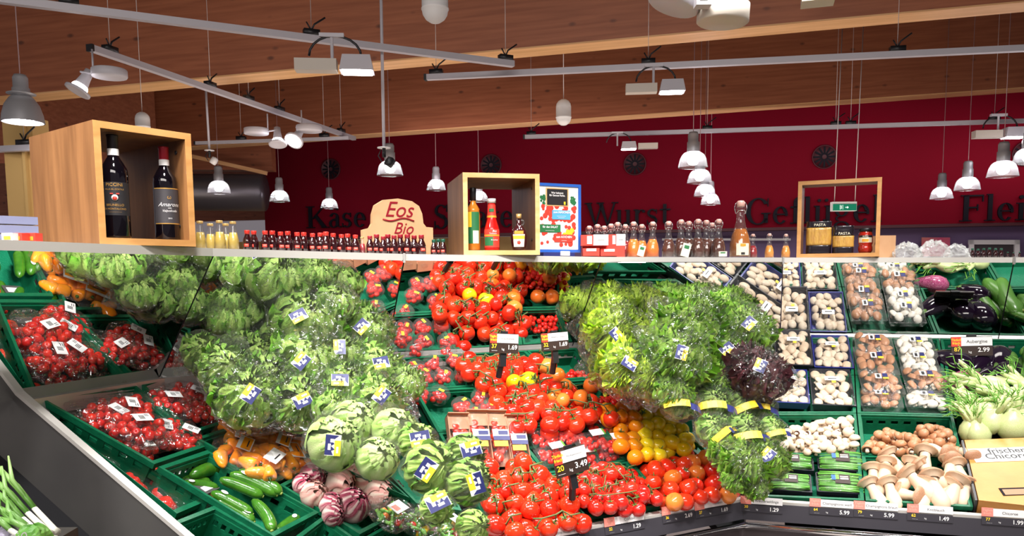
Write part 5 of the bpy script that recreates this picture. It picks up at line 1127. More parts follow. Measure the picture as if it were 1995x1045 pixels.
# ------------------------------------------------------------------ orange mini peppers in flat bags
pep=mesh1('pepper_body','pepper',lambda B:B.lathe([(0,-1.7),(.3,-1.62),(.62,-1.2),(.85,-.4),(1,.4),(.9,.95),(.55,1.15),(.15,1.02),(0,1.0)],14,lob=.09,nl=3))
pst=mesh1('pepper_stem','cucumber',lambda B:(B.lathe([(0,1.0),(.28,1.02),(.3,1.1),(.1,1.16),(.08,1.5),(0,1.52)],8)))
def pepperbag(seed):
    g=random.Random(seed); out=[]
    for i in range(9):
        for _ in range(60):
            p=V((g.uniform(-.07,.07),g.uniform(-.05,.05),.018+g.uniform(0,.02)))
            if all((p-o).length>.034 for o in out): break
        out.append(p)
    rec=[('pepper',pep,M.Translation(p)@R(g.uniform(0,6.28))@R(PI/2+g.uniform(-.3,.3),'X')@S(.0215),[('pepper_stem',pst,None)]) for p in out]
    rec.append(('bag_film',mesh1('bag_film','film_tight',lambda B:blob(B,.19,.15,.064,seed,j=.05,tail=.03),False),None,[('bag_label',mesh1('bag_label',['white','tomato_orange','inkblack'],lambda B:(B.box((-.04,-.022,0),(.04,.022,.001),0),B.box((-.036,-.019,.001),(.036,.010,.0014),1) if seed%2 else None,B.box((-.02,-.01,.0014),(.02,-.006,.0018),2)) and None,False),T(.01*(seed-2),.03-.02*seed%.05,.0625)@R(.35*seed-.6))]))
    return rec
PB=[pepperbag(s) for s in (1,2,3)]
obs=[inst('pepper_bag',PB[i%3],F('L',x,y,h,yaw=a),None,'bag of peppers','bags of orange mini peppers') for i,(x,y,h,a) in enumerate([(465,872,-.03,.9),(520,852,.0,.3),(470,905,-.02,.1),(545,885,.0,.8),(515,918,.005,.2),(572,915,-.01,.6)])]
autolabel(obs,'clear bag of orange mini peppers beside the cucumbers',gap=12)
# ------------------------------------------------------------------ cucumbers
def long_rec(L_,r,m,tip,name,bend=.06,taper=.75,seed=0,tipr=.25):
    def f(B):
        n=12; pts=[];rs=[]
        for k in range(n+1):
            t=k/n; x=(t-.5)*L_; pts.append((x,bend*L_*(1-(2*t-1)**2),0)); rs.append(r*max(.12,(1-abs(2*t-1)**5))**.5*(1-(1-taper)*(1-t)*.6))
        B.tube(pts,rs,14)
    return [(name,mesh1(name,m,f),None,[]),('stem_end',mesh1('stem_end',tip,lambda B:B.tube([(L_/2*.97,0,0),(L_/2*1.04,0,0)],[r*.30,r*tipr],8)),None,[])]
CU=[long_rec(.20,.028,'cucumber','cucumber_tip','cucumber_body',b) for b in (.03,.07,.10)]
stw=mesh1('white_sticker','white',lambda B:B.lathe([(0,0),(.013,0),(.013,.001),(0,.001)],12,0,S(1.3,.8,1)),False)
def span(s,x0,y0,x1,y1,h,L0): # matrix laying a thing of length L0 between two photo points
    a,b=bed(s,x0,y0,h),bed(s,x1,y1,h); x=(b-a).normalized(); N=SEC[s]['N']; y=N.cross(x).normalized(); return frame(x,y,x.cross(y),(a+b)/2,((b-a).length/L0,)*3)
obs=[]
for i,(x0,y0,x1,y1,h) in enumerate([(335,932,410,940,-.06),(372,928,462,908,-.04),(352,945,425,952,-.055),(428,934,512,968,-.01),(448,924,540,965,.0),(465,918,548,962,.01),(412,960,492,1003,-.02),(420,975,495,1018,-.03),(492,975,530,1035,.0),(538,1040,582,1008,-.03),(365,958,425,985,-.07),(500,1030,525,1045,-.06)]):
    mx=span('L',x0,y0,x1,y1,h,.20); s_=.9
    o=inst('cucumber',CU[i%3],mx,None,'cucumber','mini cucumbers in the green crate'); obs.append(o)
    if i in (0,1,2,4,6,7,9,11): link('white_sticker',stw,o,T(.05*(1 if i%2 else -1),.006,.0281))
autolabel(obs,'short green cucumber in the lower left crate',gap=10)
# ------------------------------------------------------------------ leafy heads
def head(kind,seed):
    g=random.Random(seed); B=MB()
    P_=dict(butter=(24,8,10,.09,.13,1.15),iceberg=(18,8,9,.03,.05,1.25),lollo=(40,8,14,.13,.24,.80),rosso=(40,8,14,.13,.22,.80),radic=(16,8,9,.02,.03,1.35),roma=(20,8,8,.07,.10,.8))[kind]
    nl,ns,nw,ru,ed,wid=P_
    for i in range(nl):
        t=i/(nl-1); az=i*2.39996+g.uniform(-.3,.3); R_=(.80+.20*t if kind in('iceberg','radic','roma') else .52+.48*(t**.7)); end=.10+1.15*t*(1 if kind not in('iceberg','radic') else .75)+g.uniform(-.08,.08); st=2.7
        w0=wid*(.8+.5*t)*g.uniform(.85,1.1); ph=g.uniform(0,6); ph2=g.uniform(0,6); vs=[];tp=[]
        for a in range(ns+1):
            s_=a/ns; th=st+(end-st)*s_; ww=w0*(math.sin(min(1,s_*1.12+.12)*PI*.93)**.55)
            for b in range(nw+1):
                q=b/nw*2-1; aa=az+q*ww*(.55 if th>1.8 else .62/ max(.35,math.sin(max(th,.35)))*.75)
                e=max(abs(q),s_**2)**3; rr=R_*(1+ru*math.sin(q*6+ph)*s_+ed*e*math.sin(q*(13 if kind!='lollo' and kind!='rosso' else 22)+ph2+s_*9)+g.uniform(-.5,.5)*ed*e+(.05*s_**4 if kind not in('iceberg','radic') else 0))
                rr-=.05*(1-q*q)*0; tt=max(.02,th+ed*.5*e*math.sin(q*9+ph))
                vs.append(V((rr*math.sin(tt)*math.cos(aa),rr*math.sin(tt)*math.sin(aa),rr*math.cos(tt))))
                rib=1-min(1,abs(q)*2.2); ve=.5+.5*math.sin(q*11+s_*3+ph)
                if kind=='radic': c=min(1,max(0,(1-rib)*.9+.1*ve)*(.15+.95*s_)+(.25*ve if abs(q)>.3 else 0))
                else: c=min(1,max(0,(.12+.85*s_*(.35+.65*t))*(1-.6*rib)))
                tp.append(max(.001,c))
        N_=nw+1; B.add(vs,[(a*N_+b,a*N_+b+1,(a+1)*N_+b+1,(a+1)*N_+b) for a in range(ns) for b in range(nw)],0,tp)
    vs=[];tp=[] # heart
    for a in range(7):
        th=.05+a/6*2.9
        for b in range(12): rr=.40*(1+.08*math.sin(b*2.1+a)); vs.append(V((rr*math.sin(th)*math.cos(b*PI/6),rr*math.sin(th)*math.sin(b*PI/6),rr*math.cos(th)))); tp.append(.15)
    B.add(vs,[(a*12+b,a*12+(b+1)%12,(a+1)*12+(b+1)%12,(a+1)*12+b) for a in range(6) for b in range(12)],0,tp)
    return B
HM={}
def headme(kind,m,seed):
    k=(kind,m,seed)
    if k not in HM: HM[k]=head(kind,seed).mesh('leaves',[m],True)
    return HM[k]
lab_me=mesh1('bag_label',['white','navy','yellow'],lambda B:(B.box((-.030,-.022,0),(.030,.022,.001),0),B.box((-.030,-.022,.001),(.014,-.004,.0014),2),B.add([V((x,y,.0016)) for x,y in ((-.028,-.002),(-.016,.004),(-.012,-.006),(-.002,.006),(.004,-.004),(.012,.004),(.028,-.016),(.030,.022),(-.028,.022))],[(0,1,8),(1,2,3),(3,8,1),(3,4,5),(3,5,7),(5,6,7),(7,8,3)],1),B.box((-.014,.006,.0018),(.004,.014,.002),0),B.box((.008,-.002,.0018),(.018,.008,.002),0),B.box((-.022,-.016,.0018),(-.004,-.010,.002),0)) and None,False)
FB={}
def bagme(seed,tail,m='film'):
    k=(seed,tail,m)
    if k not in FB: FB[k]=mesh1('bag_film',m,lambda B:blob(B,2.14,2.14,2.12,seed,n=30,m=20,j=.045,tail=tail,sq=1),False)
    return FB[k]
def clear(p,rad):
    d=(p-EY).normalized()
    for _ in range(40):
        if min((p-a[0]).dot(a[4]) for a in PAN[:5] if True)>=rad*.92: break
        p=p-d*.02
    return p
def lettuce(name,kind,m,s,x,y,rpx,h=None,D=None,yaw=None,tilt=None,bag=True,lab=True,label=None,cat='lettuce',grp=None,tail=.7,ez=.85,part='leaves',labpos=None,film_='head_film'):
    seed=len(HM)+rnd.randint(0,2); seed=rnd.randint(1,3)
    yaw=rnd.uniform(0,6.28) if yaw is None else yaw; tilt=rnd.uniform(.0,.5) if tilt is None else tilt
    if D is not None: p=PD(x,y,D)
    else: p=bed(s,x,y,h or 0)
    if D is not None: p=clear(p,rpx/1527*p.y)
    rad=rpx/1527*p.y*1.02
    q=SEC[s]; mx=frame(q['u'],-q['d'],q['N'],p)@R(tilt,'X')@R(yaw)@S(rad,rad,rad*ez)
    o=empty(name,mx); tag(o,label,cat,grp)
    link(part,headme(kind,m,seed),o)
    if bag:
        f=link('bag_film',bagme(seed,tail,film_),o,T(0,0,-1.06))
        if lab:
            # label faces the shopper
            v=(mx.to_3x3().inverted()@(EY+V((rnd.uniform(-.7,.7),0,rnd.uniform(-.2,.9)))-p)).normalized(); loc=v*1.10
            Q=V((0,0,1)).rotation_difference(v).to_matrix().to_4x4(); link('bag_label',lab_me,o,M.Translation(loc)@Q@R(rnd.uniform(-.8,.8))@S(.9/rad,.9/rad,1/rad))
    return o
obs=[]
# butterhead pile, left wedge
for x,y,r,D,lb in [(600,628,70,2.66,1),(716,640,52,2.78,1),(655,590,42,2.84,0),(600,705,72,2.52,1),(735,718,55,2.64,1),(668,690,46,2.60,1),(520,745,58,2.38,0),(440,722,54,2.33,0),(790,745,40,2.62,0),(672,752,52,2.48,1),(482,775,68,2.30,1),(585,788,60,2.36,1),(652,798,42,2.30,0),(738,778,52,2.40,1),(505,690,40,2.55,0),(395,688,42,2.38,0)]:
    obs.append(lettuce('butterhead_lettuce','butter','butterhead','W1',x,y,r,D=D,lab=lb,grp='bagged butterhead lettuces',cat='lettuce'))
autolabel(obs,'bagged green butterhead lettuce in the left lettuce pile',gap=32)
obs=[]
for x,y,r,D in [(690,825,48,2.2),(650,864,56,2.05),(768,838,46,2.2),(735,895,44,2.05)]:
    obs.append(lettuce('iceberg_lettuce','iceberg','iceberg','W1',x,y,r,D=D,lab=(x==650),tail=.25,grp='wrapped iceberg lettuces',tilt=.5,film_='film_tight',ez=.95))
autolabel(obs,'round wrapped iceberg lettuce above the radicchio',gap=22)
obs=[]
for x,y,r,D in [(812,862,38,2.15),(838,912,52,1.98),(905,885,40,2.05),(912,940,46,1.95),(850,990,34,1.85),(920,1026,34,1.85)]:
    obs.append(lettuce('romaine_heart','roma','butterhead','W1',x,y,r,D=D,lab=(y<1000),tail=.3,grp='wrapped romaine hearts',tilt=.7,film_='film_tight',ez=1.05))
autolabel(obs,'wrapped green lettuce heart left of the large vine tomatoes',gap=22)
obs=[]
for x,y,r,m_ in [(610,925,27,'radicchio'),(613,964,30,'radicchio_pale'),(652,905,22,'radicchio'),(663,945,34,'radicchio_pale'),(683,916,34,'radicchio_pale'),(728,912,33,'radicchio_pale'),(688,985,37,'radicchio'),(738,965,34,'radicchio_pale'),(768,957,22,'radicchio'),(645,985,26,'radicchio'),(592,945,24,'radicchio'),(710,940,34,'radicchio_pale'),(650,1005,24,'radicchio')]:
    obs.append(lettuce('radicchio_head','radic',m_,'L',x,y,r,h=.02 if y>930 else .03,bag=False,grp='radicchio heads',cat='radicchio',tilt=rnd.uniform(.2,1.2),ez=.95))
autolabel(obs,'purple and white radicchio head in the lower left crate',gap=18)
obs=[]
for x,y,r,D in [(420,705,48,2.45),(480,690,50,2.62),(545,672,48,2.78),(610,668,46,2.9),(680,664,44,3.0)]: obs.append(lettuce('butterhead_lettuce','butter','butterhead','W1',x,y,r,D=D,lab=0,grp='butterhead lettuces along the mirror foot'))
autolabel(obs,'bagged butterhead lettuce tucked against the left mirror',gap=400)
obs=[]
for x,y,r,D in [(1170,650,42,3.5),(1230,642,42,3.55),(1290,640,42,3.6),(1350,636,42,3.7),(1415,636,42,3.8),(1470,640,38,3.8)]+[(1190,722,44,2.98),(1248,735,46,3.0),(1300,752,44,2.98),(1345,705,46,3.15),(1400,735,44,3.12),(1262,690,44,3.2),(1190,690,36,3.15),(1320,775,40,2.85)]+[(1405,805,38,2.84),(1455,812,36,2.84),(1400,850,34,2.68),(1445,860,34,2.68)]: obs.append(lettuce('oakleaf_lettuce','lollo','lollo_green' if x<1300 else 'lollo_mid','W2',x,y,r,D=D,lab=0,grp='frilly lettuces at the back of the right pile'))
autolabel(obs,'bagged frilly lettuce deep in the right lettuce pile',gap=22)
# right wedge: frilly lettuces
spec=[(1190,655,52,3.0,'lollo','lollo_green',1),(1195,605,30,3.12,'lollo','lollo_green',0),(1215,718,50,2.82,'lollo','lollo_green',1),(1262,740,42,2.78,'lollo','lollo_green',0),(1335,650,62,2.92,'lollo','lollo_mid',0),(1322,700,62,2.80,'lollo','lollo_mid',1),(1350,605,44,3.05,'lollo','lollo_mid',0),(1412,600,34,3.15,'lollo','lollo_mid',0),(1450,645,54,3.05,'lollo','lollo_mid',1),(1410,690,46,2.95,'lollo','lollo_mid',1),(1472,728,60,2.85,'rosso','lollo_rosso',1),(1275,690,36,2.9,'lollo','lollo_mid',0),(1310,765,38,2.72,'lollo','lollo_mid',0),(1395,740,34,2.85,'lollo','lollo_mid',0)]
g1=[];g2=[]
for x,y,r,D,k,m_,lb in spec:
    if m_=='lollo_rosso': lettuce('lollo_rosso',k,m_,'W2',x,y,r,D=D,lab=lb,label='dark red frilly lettuce in a clear bag beside the mushroom trays'); continue
    o=lettuce('lollo_bionda' if m_=='lollo_green' else 'oakleaf_lettuce',k,m_,'W2',x,y,r,D=D,lab=lb,grp='bagged frilly lettuces',ez=.9); (g1 if m_=='lollo_green' else g2).append(o)
autolabel(g1,'bagged bright green frilly lettuce right of the price sign',gap=20)
autolabel(g2,'bagged mid-green frilly lettuce in the right lettuce pile',gap=26)
# small salad bags with yellow and navy print
def saladbag(seed):
    def band(B):
        blob(B,2.2,.95,1.75,seed,n=24,m=8,j=.04,sq=1)
    rec=[('leaves',headme('butter','butterhead',1+seed%3),S(.92,.92,.92),[]),('bag_film',mesh1('bag_film','film',lambda B:blob(B,2.2,2.2,2.0,seed,n=24,m=16,j=.06,tail=.35,sq=1),False),T(0,0,-1),[]),
         ('printed_band',mesh1('printed_band',['yellow','navy'],lambda B:[B.add([V((math.sin(a)*1.08,-.55+dy-(.15 if mi else 0),math.cos(a)*1.02)) for a in [(-1.1+2.2*k/10) for k in range(11)] for dy in (-.22,.16)],[(2*k,2*k+2,2*k+3,2*k+1) for k in ((range(0,6)) if mi==0 else range(6,10))],mi) for mi in (0,1)] and None,False),None,[])]
    return rec
SB=[saladbag(s) for s in (1,2,3)]
obs=[]
for i,(x,y,r,D) in enumerate([(1320,782,40,2.72),(1388,785,42,2.78),(1440,785,38,2.82),(1478,790,34,2.85),(1385,838,36,2.66),(1452,842,42,2.68),(1505,838,30,2.75),(1410,832,30,2.70)]):
    p=PD(x,y,D); rad=r/1527*D; q=SEC['W2']; obs.append(inst('salad_bag',SB[i%3],frame(q['u'],-q['d'],q['N'],p)@R(rnd.uniform(-.5,.5))@R(.3,'X')@S(rad,rad,rad*.8),None,'salad bag','small salad bags with yellow and navy print'))
autolabel(obs,'salad bag with yellow and navy print',gap=24)
obs=[]
for x,y,r,D in [(1418,885,38,2.60),(1448,905,48,2.55),(1495,895,42,2.6),(1470,945,30,2.52),(1430,935,26,2.52)]:
    obs.append(lettuce('endive','lollo','lollo_mid','W2',x,y,r,D=D,lab=(x==1495),tail=.2,grp='bagged curly endives',cat='endive'))
autolabel(obs,'bagged pale green curly endive beside the front tomato crate',gap=20)
# ------------------------------------------------------------------ mushrooms
def mush(capm,stm='mush_stem'):
    cap=mesh1('mushroom_cap',[capm,'gills'],lambda B:(B.lathe([(0,.72),(.35,.69),(.68,.55),(.92,.28),(1,0),(.94,-.18),(.80,-.26)],16,0),B.lathe([(.80,-.26),(.62,-.14),(.3,-.10)],16,1)) and None)
    stem=mesh1('mushroom_stem',stm,lambda B:B.lathe([(.34,-.08),(.32,-.4),(.36,-.75),(.30,-.92),(0,-.95)],12))
    both=MB(); both.lathe([(0,.72),(.35,.69),(.68,.55),(.92,.28),(1,0),(.94,-.18),(.80,-.26)],14,0); both.lathe([(.80,-.26),(.62,-.14),(.3,-.10)],14,1); both.lathe([(.34,-.08),(.32,-.4),(.36,-.75),(.30,-.92),(0,-.95)],10,2)
    return cap,stem,both.mesh('mushroom',[capm,'gills',stm])
MW,MP,MBr=mush('mush_white'),mush('mush_pure'),mush('mush_brown')
def heap(pts,r,mm,grp,base,gap):
    obs=[]
    for p,x,y,li in pts:
        a=rnd.choice((0,0,0,1,2)); tq=R(rnd.uniform(0,6.28))@R(rnd.uniform(-.7,.7) if a<2 else rnd.uniform(1.3,2.4),'X')@R(rnd.uniform(-.6,.6),'Y')
        q=SEC['R']; obs.append(inst('mushroom',[('mushroom_cap',mm[0],None,[]),('mushroom_stem',mm[1],None,[])],frame(q['u'],-q['d'],q['N'],p)@tq@S(r*rnd.uniform(.85,1.15)),None,'mushroom',grp))
    autolabel(obs,base,gap)
heap(fill('R',[(1500,858),(1530,838),(1600,822),(1662,818),(1672,880),(1500,884)],.019,[-.03,-.005,.02],seed=21,keep=.86,jit=.4),.020,MW,'loose white mushrooms','loose white mushroom in the crate above the chives',9)
heap(fill('R',[(1688,868),(1720,838),(1770,850),(1800,826),(1855,842),(1874,884),(1690,886)],.020,[-.03,-.005,.022],seed=22,keep=.82,jit=.4),.021,MBr,'loose brown mushrooms','loose brown mushroom above the king oyster mushrooms',9)
# king oyster mushrooms
def king(seed):
    g=random.Random(seed); b=g.uniform(-.25,.25)
    return [('mushroom_stem',mesh1('mushroom_stem','king_stem',lambda B:B.tube([(b*.3*(1-(2*t-1)**2),0,-1.1+2.0*t) for t in [k/8 for k in range(9)]],[.20,.36,.42,.40,.36,.31,.27,.27,.34],14)),None,[]),
            ('mushroom_cap',mesh1('mushroom_cap',['king_cap','king_stem'],lambda B:(B.lathe([(0,1.06),(.3,1.06),(.48,1.0),(.60,.88),(.62,.80)],16,0,None,None,.06,3),B.lathe([(.62,.80),(.50,.76),(.33,.58)],16,1,None,None,.06,3)) and None),None,[])]
KG=[king(s) for s in (1,2,3,4)]
obs=[]
for i,(x,y,L_,ang,h) in enumerate([(1718,940,36,.35,0),(1745,905,34,-.5,.02),(1768,925,38,.5,.03),(1800,902,36,.2,.03),(1828,880,32,2.6,.04),(1848,890,30,3.0,.04),(1870,930,38,-.15,.02),(1852,918,34,.1,.03),(1790,945,40,-.7,.03),(1705,985-20,36,-.4,0),(1738,962,34,-.2,.01),(1765,965,34,2.2,0),(1798,965,38,.3,.01),(1825,955,42,-.25,.03),(1855,960,40,.45,.01),(1878,962,34,.3,.0),(1725,920,32,.2,.02),(1812,925,36,-.8,.035),(1700,935,34,.1,0),(1840,965,36,.6,0),(1770,985-18,30,-1.2,-.01),(1885,885,26,2.9,.03)]):
    q=SEC['R']; p=bed('R',x,y,h); s_=L_/1527*p.y; mx=frame(q['u'],q['N'],q['d'],p); mx=frame(q['u'],-q['d'],q['N'],p)@R(-ang)@R(-PI/2+.35,'X')@S(s_)
    obs.append(inst('king_oyster_mushroom',KG[i%4],mx@R(rnd.uniform(0,6)),None,'king oyster mushroom','king oyster mushrooms'))
autolabel(obs,'pale king oyster mushroom in the front crate',gap=14)
# wrapped trays of white mushrooms
def rectm(s,x0,y0,x1,y1,h,W,Dp,yaw=0):
    a,b=bed(s,x0,(y0+y1)/2,h),bed(s,x1,(y0+y1)/2,h); c,d=bed(s,(x0+x1)/2,y0,h),bed(s,(x0+x1)/2,y1,h); q=SEC[s]
    return frame(q['u'],-q['d'],q['N'],(a+b)/2*.5+(c+d)/2*.5)@R(yaw)@S((a-b).length/W,(c-d).length/Dp,1)
TR=[packrec(52,.0195,.15,.20,.058,tr,'film_tight',s,MW[2],lambda z:[boxlab('pack_label','white',-.024,.01,.028,.032,z),boxlab('label_mark','inkblack',-.012,.018,.018,.021,z+.001),boxlab('sticker','sticker_yellow',.0,-.002,.014,.008,z)],th=.045) for tr,s in (('tray_blue',31),('tray_black',32))]
for x0,y0,x1,y1,h,t,lab in [(1508,657,1580,727,.02,1,'wrapped black tray of white mushrooms below the mirror'),(1582,668,1656,732,.0,0,'wrapped blue tray of white mushrooms beside the brown mushroom boxes, upper'),(1500,735,1574,801,.0,0,'wrapped blue tray of white mushrooms beside the dark red lettuce'),(1578,735,1660,806,.0,1,'wrapped black tray of white mushrooms, second row beside the brown mushroom boxes')]:
    inst('mushroom_tray',TR[t],rectm('R',x0,y0,x1,y1,h-.03,.15,.20),lab,'mushroom tray','wrapped trays of white mushrooms')
TC={k:packrec(30,.0195,.15,.12,.055,'box_clear','box_clear',s,mm[2],lambda z:[boxlab('pack_label','white',-.022,-.012,.0,.012,z),boxlab('label_mark','inkblack',-.016,-.008,-.006,.008,z+.001),boxlab('label_field','navy',.004,-.004,.022,.014,z),boxlab('sticker','sticker_yellow',.004,-.014,.024,-.006,z)],th=.035) for k,mm,s in (('b',MBr,41),('b2',MBr,42),('w',MP,43))}
for x0,y0,x1,y1,h,t,lab in [(1664,660,1738,702,.05,'b','clear box of brown mushrooms right under the mirror'),(1666,690,1744,742,.03,'b2','clear box of brown mushrooms, second from the mirror'),(1674,735,1755,780,.02,'b','clear box of brown mushrooms, third from the mirror'),(1674,772,1755,806,-.01,'b2','lowest clear box of brown mushrooms in the left stack'),
  (1742,664,1818,706,.04,'w','clear box of white mushrooms right under the mirror'),(1750,694,1824,738,.02,'w','clear box of white mushrooms, second from the mirror'),(1758,730,1844,775,.02,'b','clear box of large brown mushrooms right of the stack'),(1760,774,1846,808,-.01,'w','lowest clear box of white mushrooms beside the fennel')]:
    inst('mushroom_box',TC[t],rectm('R',x0,y0,x1,y1,h-.03,.15,.12,rnd.uniform(-.04,.04)),lab,'mushroom box','clear mushroom boxes')
# chive packs
mat('chive',(.07,.26,.03),.4,vcol=(.16,.42,.07),nscale=50,stretch=(.2,1,1)); mat('tag_brown',(.03,.015,.01),.5); mat('tag_blue',(.03,.12,.55),.5)
def chives(seed):
    g=random.Random(seed); W,Dp=.17,.085
    def f(B):
        for k in range(46):
            y=g.uniform(-.5,.5)*Dp*.85; z=.012+g.uniform(0,.016); a=g.uniform(-.08,.08); B.tube([(-W*.46*g.uniform(.9,1),y-a*.05,z),(0,y+g.uniform(-.004,.004),z+.004),(W*.46*g.uniform(.9,1),y+a*.05,z)],.0028,5)
    return [('chive_bunch',mesh1('chive_bunch','chive',f),None,[]),('tray',mesh1('tray','tray_black',lambda B:(B.box((-W/2,-Dp/2,0),(W/2,Dp/2,.004)),B.box((-W/2,-Dp/2,0),(W/2,-Dp/2+.004,.018)),B.box((-W/2,Dp/2-.004,0),(W/2,Dp/2,.018)),B.box((-W/2,-Dp/2,0),(-W/2+.004,Dp/2,.018)),B.box((W/2-.004,-Dp/2,0),(W/2,Dp/2,.018))),False),None,[]),
      ('wrap_film',mesh1('wrap_film','film_tight',lambda B:blob(B,W*1.02,Dp*1.02,.036,seed,j=.02),False),None,[boxlab('pack_label','tag_brown',-.02,-.018,.032,.02,.0362),boxlab('label_field','tag_blue',-.032,-.004,-.018,.016,.0365),boxlab('label_leaf','fennel_green',-.018,-.002,-.006,.018,.0372),boxlab('label_text','white',-.002,-.002,.026,.004,.0374),boxlab('label_text','cream',-.002,.008,.026,.012,.0374)])]
CH=[chives(1),chives(2)]
for i,(x0,y0,x1,y1,lab) in enumerate([(1497,892,1584,922,'black tray of long green chives, back left of four'),(1592,888,1682,924,'black tray of long green chives, back right of four'),(1496,930,1580,964,'black tray of long green chives, front left of four'),(1590,930,1684,968,'black tray of long green chives, front right of four')]):
    inst('chive_pack',CH[i%2],rectm('R',x0,y0,x1,y1,-.02,.17,.085),lab,'chive pack','packs of green chives')
# ------------------------------------------------------------------ aubergines, courgettes, fennel
def egg(m,L_=1.0):
    return [('aubergine_body',mesh1('aubergine_body',m,lambda B:B.lathe([(0,-1.05),(.28,-1.0),(.55,-.78),(.68,-.4),(.66,0),(.52,.45),(.36,.8),(.24,1.0),(0,1.05)],20)),None,[]),
            ('calyx',mesh1('calyx','calyx',lambda B:(B.lathe([(0,1.08),(.2,1.04),(.34,.88),(.40,.72),(.33,.86)],10,lob=.12,nl=5),B.tube([(0,0,1.02),(.04,0,1.2),(.1,0,1.36)],[.11,.08,.10],8))),None,[])]
EG,EV=egg('eggplant'),egg('eggplant_violet')
for x,y,L_,ang,h,v,lab in [(1853,708,36,.9,.01,0,'black aubergine lying nearest the mushroom boxes'),(1905,712,36,2.6,.0,0,'black aubergine in the middle of the aubergine crate'),(1945,708,36,2.9,.0,0,'black aubergine beside the courgette'),(1958,730,30,2.2,.02,0,'black aubergine half under the fennel at right'),(1875,745,30,1.8,.02,1,'violet aubergine peeking out above the fennel'),(1918,736,26,2.4,-.02,0,'small black aubergine just above the fennel bulbs')]:
    q=SEC['R']; p=bed('R',x,y,h-.02); s_=L_*1.2/1527*p.y; inst('aubergine',EV if v else EG,frame(q['u'],-q['d'],q['N'],p)@R(ang)@R(-PI/2,'X')@S(s_),lab,'aubergine','aubergines right of the mushroom boxes')
ZU=[long_rec(.22,.032,'zucchini','cucumber_tip','courgette_body',b,tipr=.45) for b in (.02,.05)]
for i,(x0,y0,x1,y1,h,lab) in enumerate([(1975,740,1968,690,.0,'green courgette standing up right of the aubergines'),(2005,745,2030,690,.02,'green courgette cut by the right picture edge'),(1988,755,1999,700,-.03,'courgette under the others at the right edge'),(2040,740,2010,675,.03,'courgette outside the frame, seen in the mirror left'),(2060,730,2060,672,.0,'courgette outside the frame, seen in the mirror right'),(1990,690,2035,668,.03,'courgette lying against the mirror foot')]):
    inst('courgette',ZU[i%2],span('R',x0,y0,x1,y1,h,.22),lab,'courgette','courgettes at the right edge')
def fennel(seed):
    g=random.Random(seed)
    def st(B):
        for k in range(5):
            a=g.uniform(-.5,.5); b=g.uniform(-.3,.3); B.tube([(a*.2,b*.2,.5),(a*.9,b*.9,1.3),(a*1.6,b*1.6,2.1+g.uniform(-.4,.4))],[.24,.17,.10],8)
    def fr(B):
        for k in range(26):
            a=g.uniform(-1,1); b=g.uniform(-.6,.6); z=g.uniform(1.3,2.5); B.tube([(a*.7,b*.7,z-.3),(a*1.1+g.uniform(-.3,.3),b*1.3,z),(a*1.3+g.uniform(-.4,.4),b*1.4,z+.3)],[.03,.035,.01],4)
    return [('fennel_bulb',mesh1('fennel_bulb','fennel',lambda B:B.lathe([(0,-1),(.3,-.98),(.72,-.6),(.86,-.15),(.74,.3),(.45,.65),(.34,.9),(0,.95)],18,0,S(1,.78,1),None,.05,3)),None,[]),('fennel_stalks',mesh1('fennel_stalks','fennel',st),None,[]),('fennel_fronds',mesh1('fennel_fronds','fennel_green',fr),None,[])]
FN=[fennel(s) for s in (1,2,3)]
obs=[]
for i,(x,y,L_,ang,h) in enumerate([(1932,755,30,2.0,.05),(1972,775,28,2.9,.06),(1992,785,20,-2.6,.04),(1925,805,28,2.2,.05),(1970,800,28,-1.9,.06),(1892,838,24,.2,.03),(1930,822,24,-1.6,.05),(1972,828,30,-.4,.05),(1998,825,26,.5,.05),(1905,845,24,.5,.03),(1885,780,22,.55,.03),(2010,760,26,1.2,.05)]):
    q=SEC['R']; p=bed('R',x,y,h); s_=L_*1.18/1527*p.y; sgn=1
    obs.append(inst('fennel_bulb',FN[i%3],frame(q['u'],-q['d'],q['N'],p)@R(ang*.6)@R(-PI/2+.3 if i<5 or i>9 else -PI/2+.9,'X')@S(s_),None,'fennel','fennel bulbs above the chicory carton'))
autolabel(obs,'pale fennel bulb with green stalks above the chicory carton',gap=16)
# ------------------------------------------------------------------ chicory carton
mat('carton_orange',(.58,.28,.06),.45,vcol=(.47,.20,.04),nscale=4,bump=.1,bscale=20)
q=SEC['R']; c0,c1,c2,c3=[bed('R',x,y,h) for x,y,h in ((1879,858,.045),(2030,852,.045),(2040,990,.035),(1907,975,.035))]
o=empty('chicory_carton',c3); tag(o,'orange-brown carton with white frischer Chicoree label at the lower right','carton'); I=o.matrix_basis.inverted(); N=q['N']
link('carton_body',mesh1('carton_body','carton_orange',lambda B:B.hexa([c0,c1,c2,c3],[p-N*.10 for p in (c0,c1,c2,c3)]),False),o,I)
ux=(c1-c0).normalized(); uy=(c0-c3).normalized(); nn=ux.cross(uy).normalized(); nn=nn if nn.dot(N)>0 else -nn
l0=PP(1955,888,c0,nn); lab_=link('paper_label',mesh1('paper_label','white',lambda B:B.box((-.11,-.037,0),(.12,.045,.001)),False),o,I@frame(ux,nn.cross(ux),nn,l0+nn*.001))
for s_,sz,yy in (('frischer',.042,.026),('Chicoree',.046,-.006),('ohne Konservierungsstoffe',.010,-.030)): link('lettering',text_me(s_,sz,'inkblack',0,'CENTER',0,.0007 if sz>.03 else 0),lab_,T(.02,yy,.0014))
h0=PP(1985,958,c0,nn); link('handle_slot',mesh1('handle_slot',['wall_letter','cardboard'],lambda B:(B.box((-.06,-.022,0),(.08,.018,.0015),0),B.box((-.052,-.019,.0015),(.072,.010,.002),1)) and None,False),o,I@frame(ux,nn.cross(ux),nn,h0+nn*.001))
o=empty('carton_tray',c3); tag(o,'black crate under the chicory carton','crate'); I=o.matrix_basis.inverted()
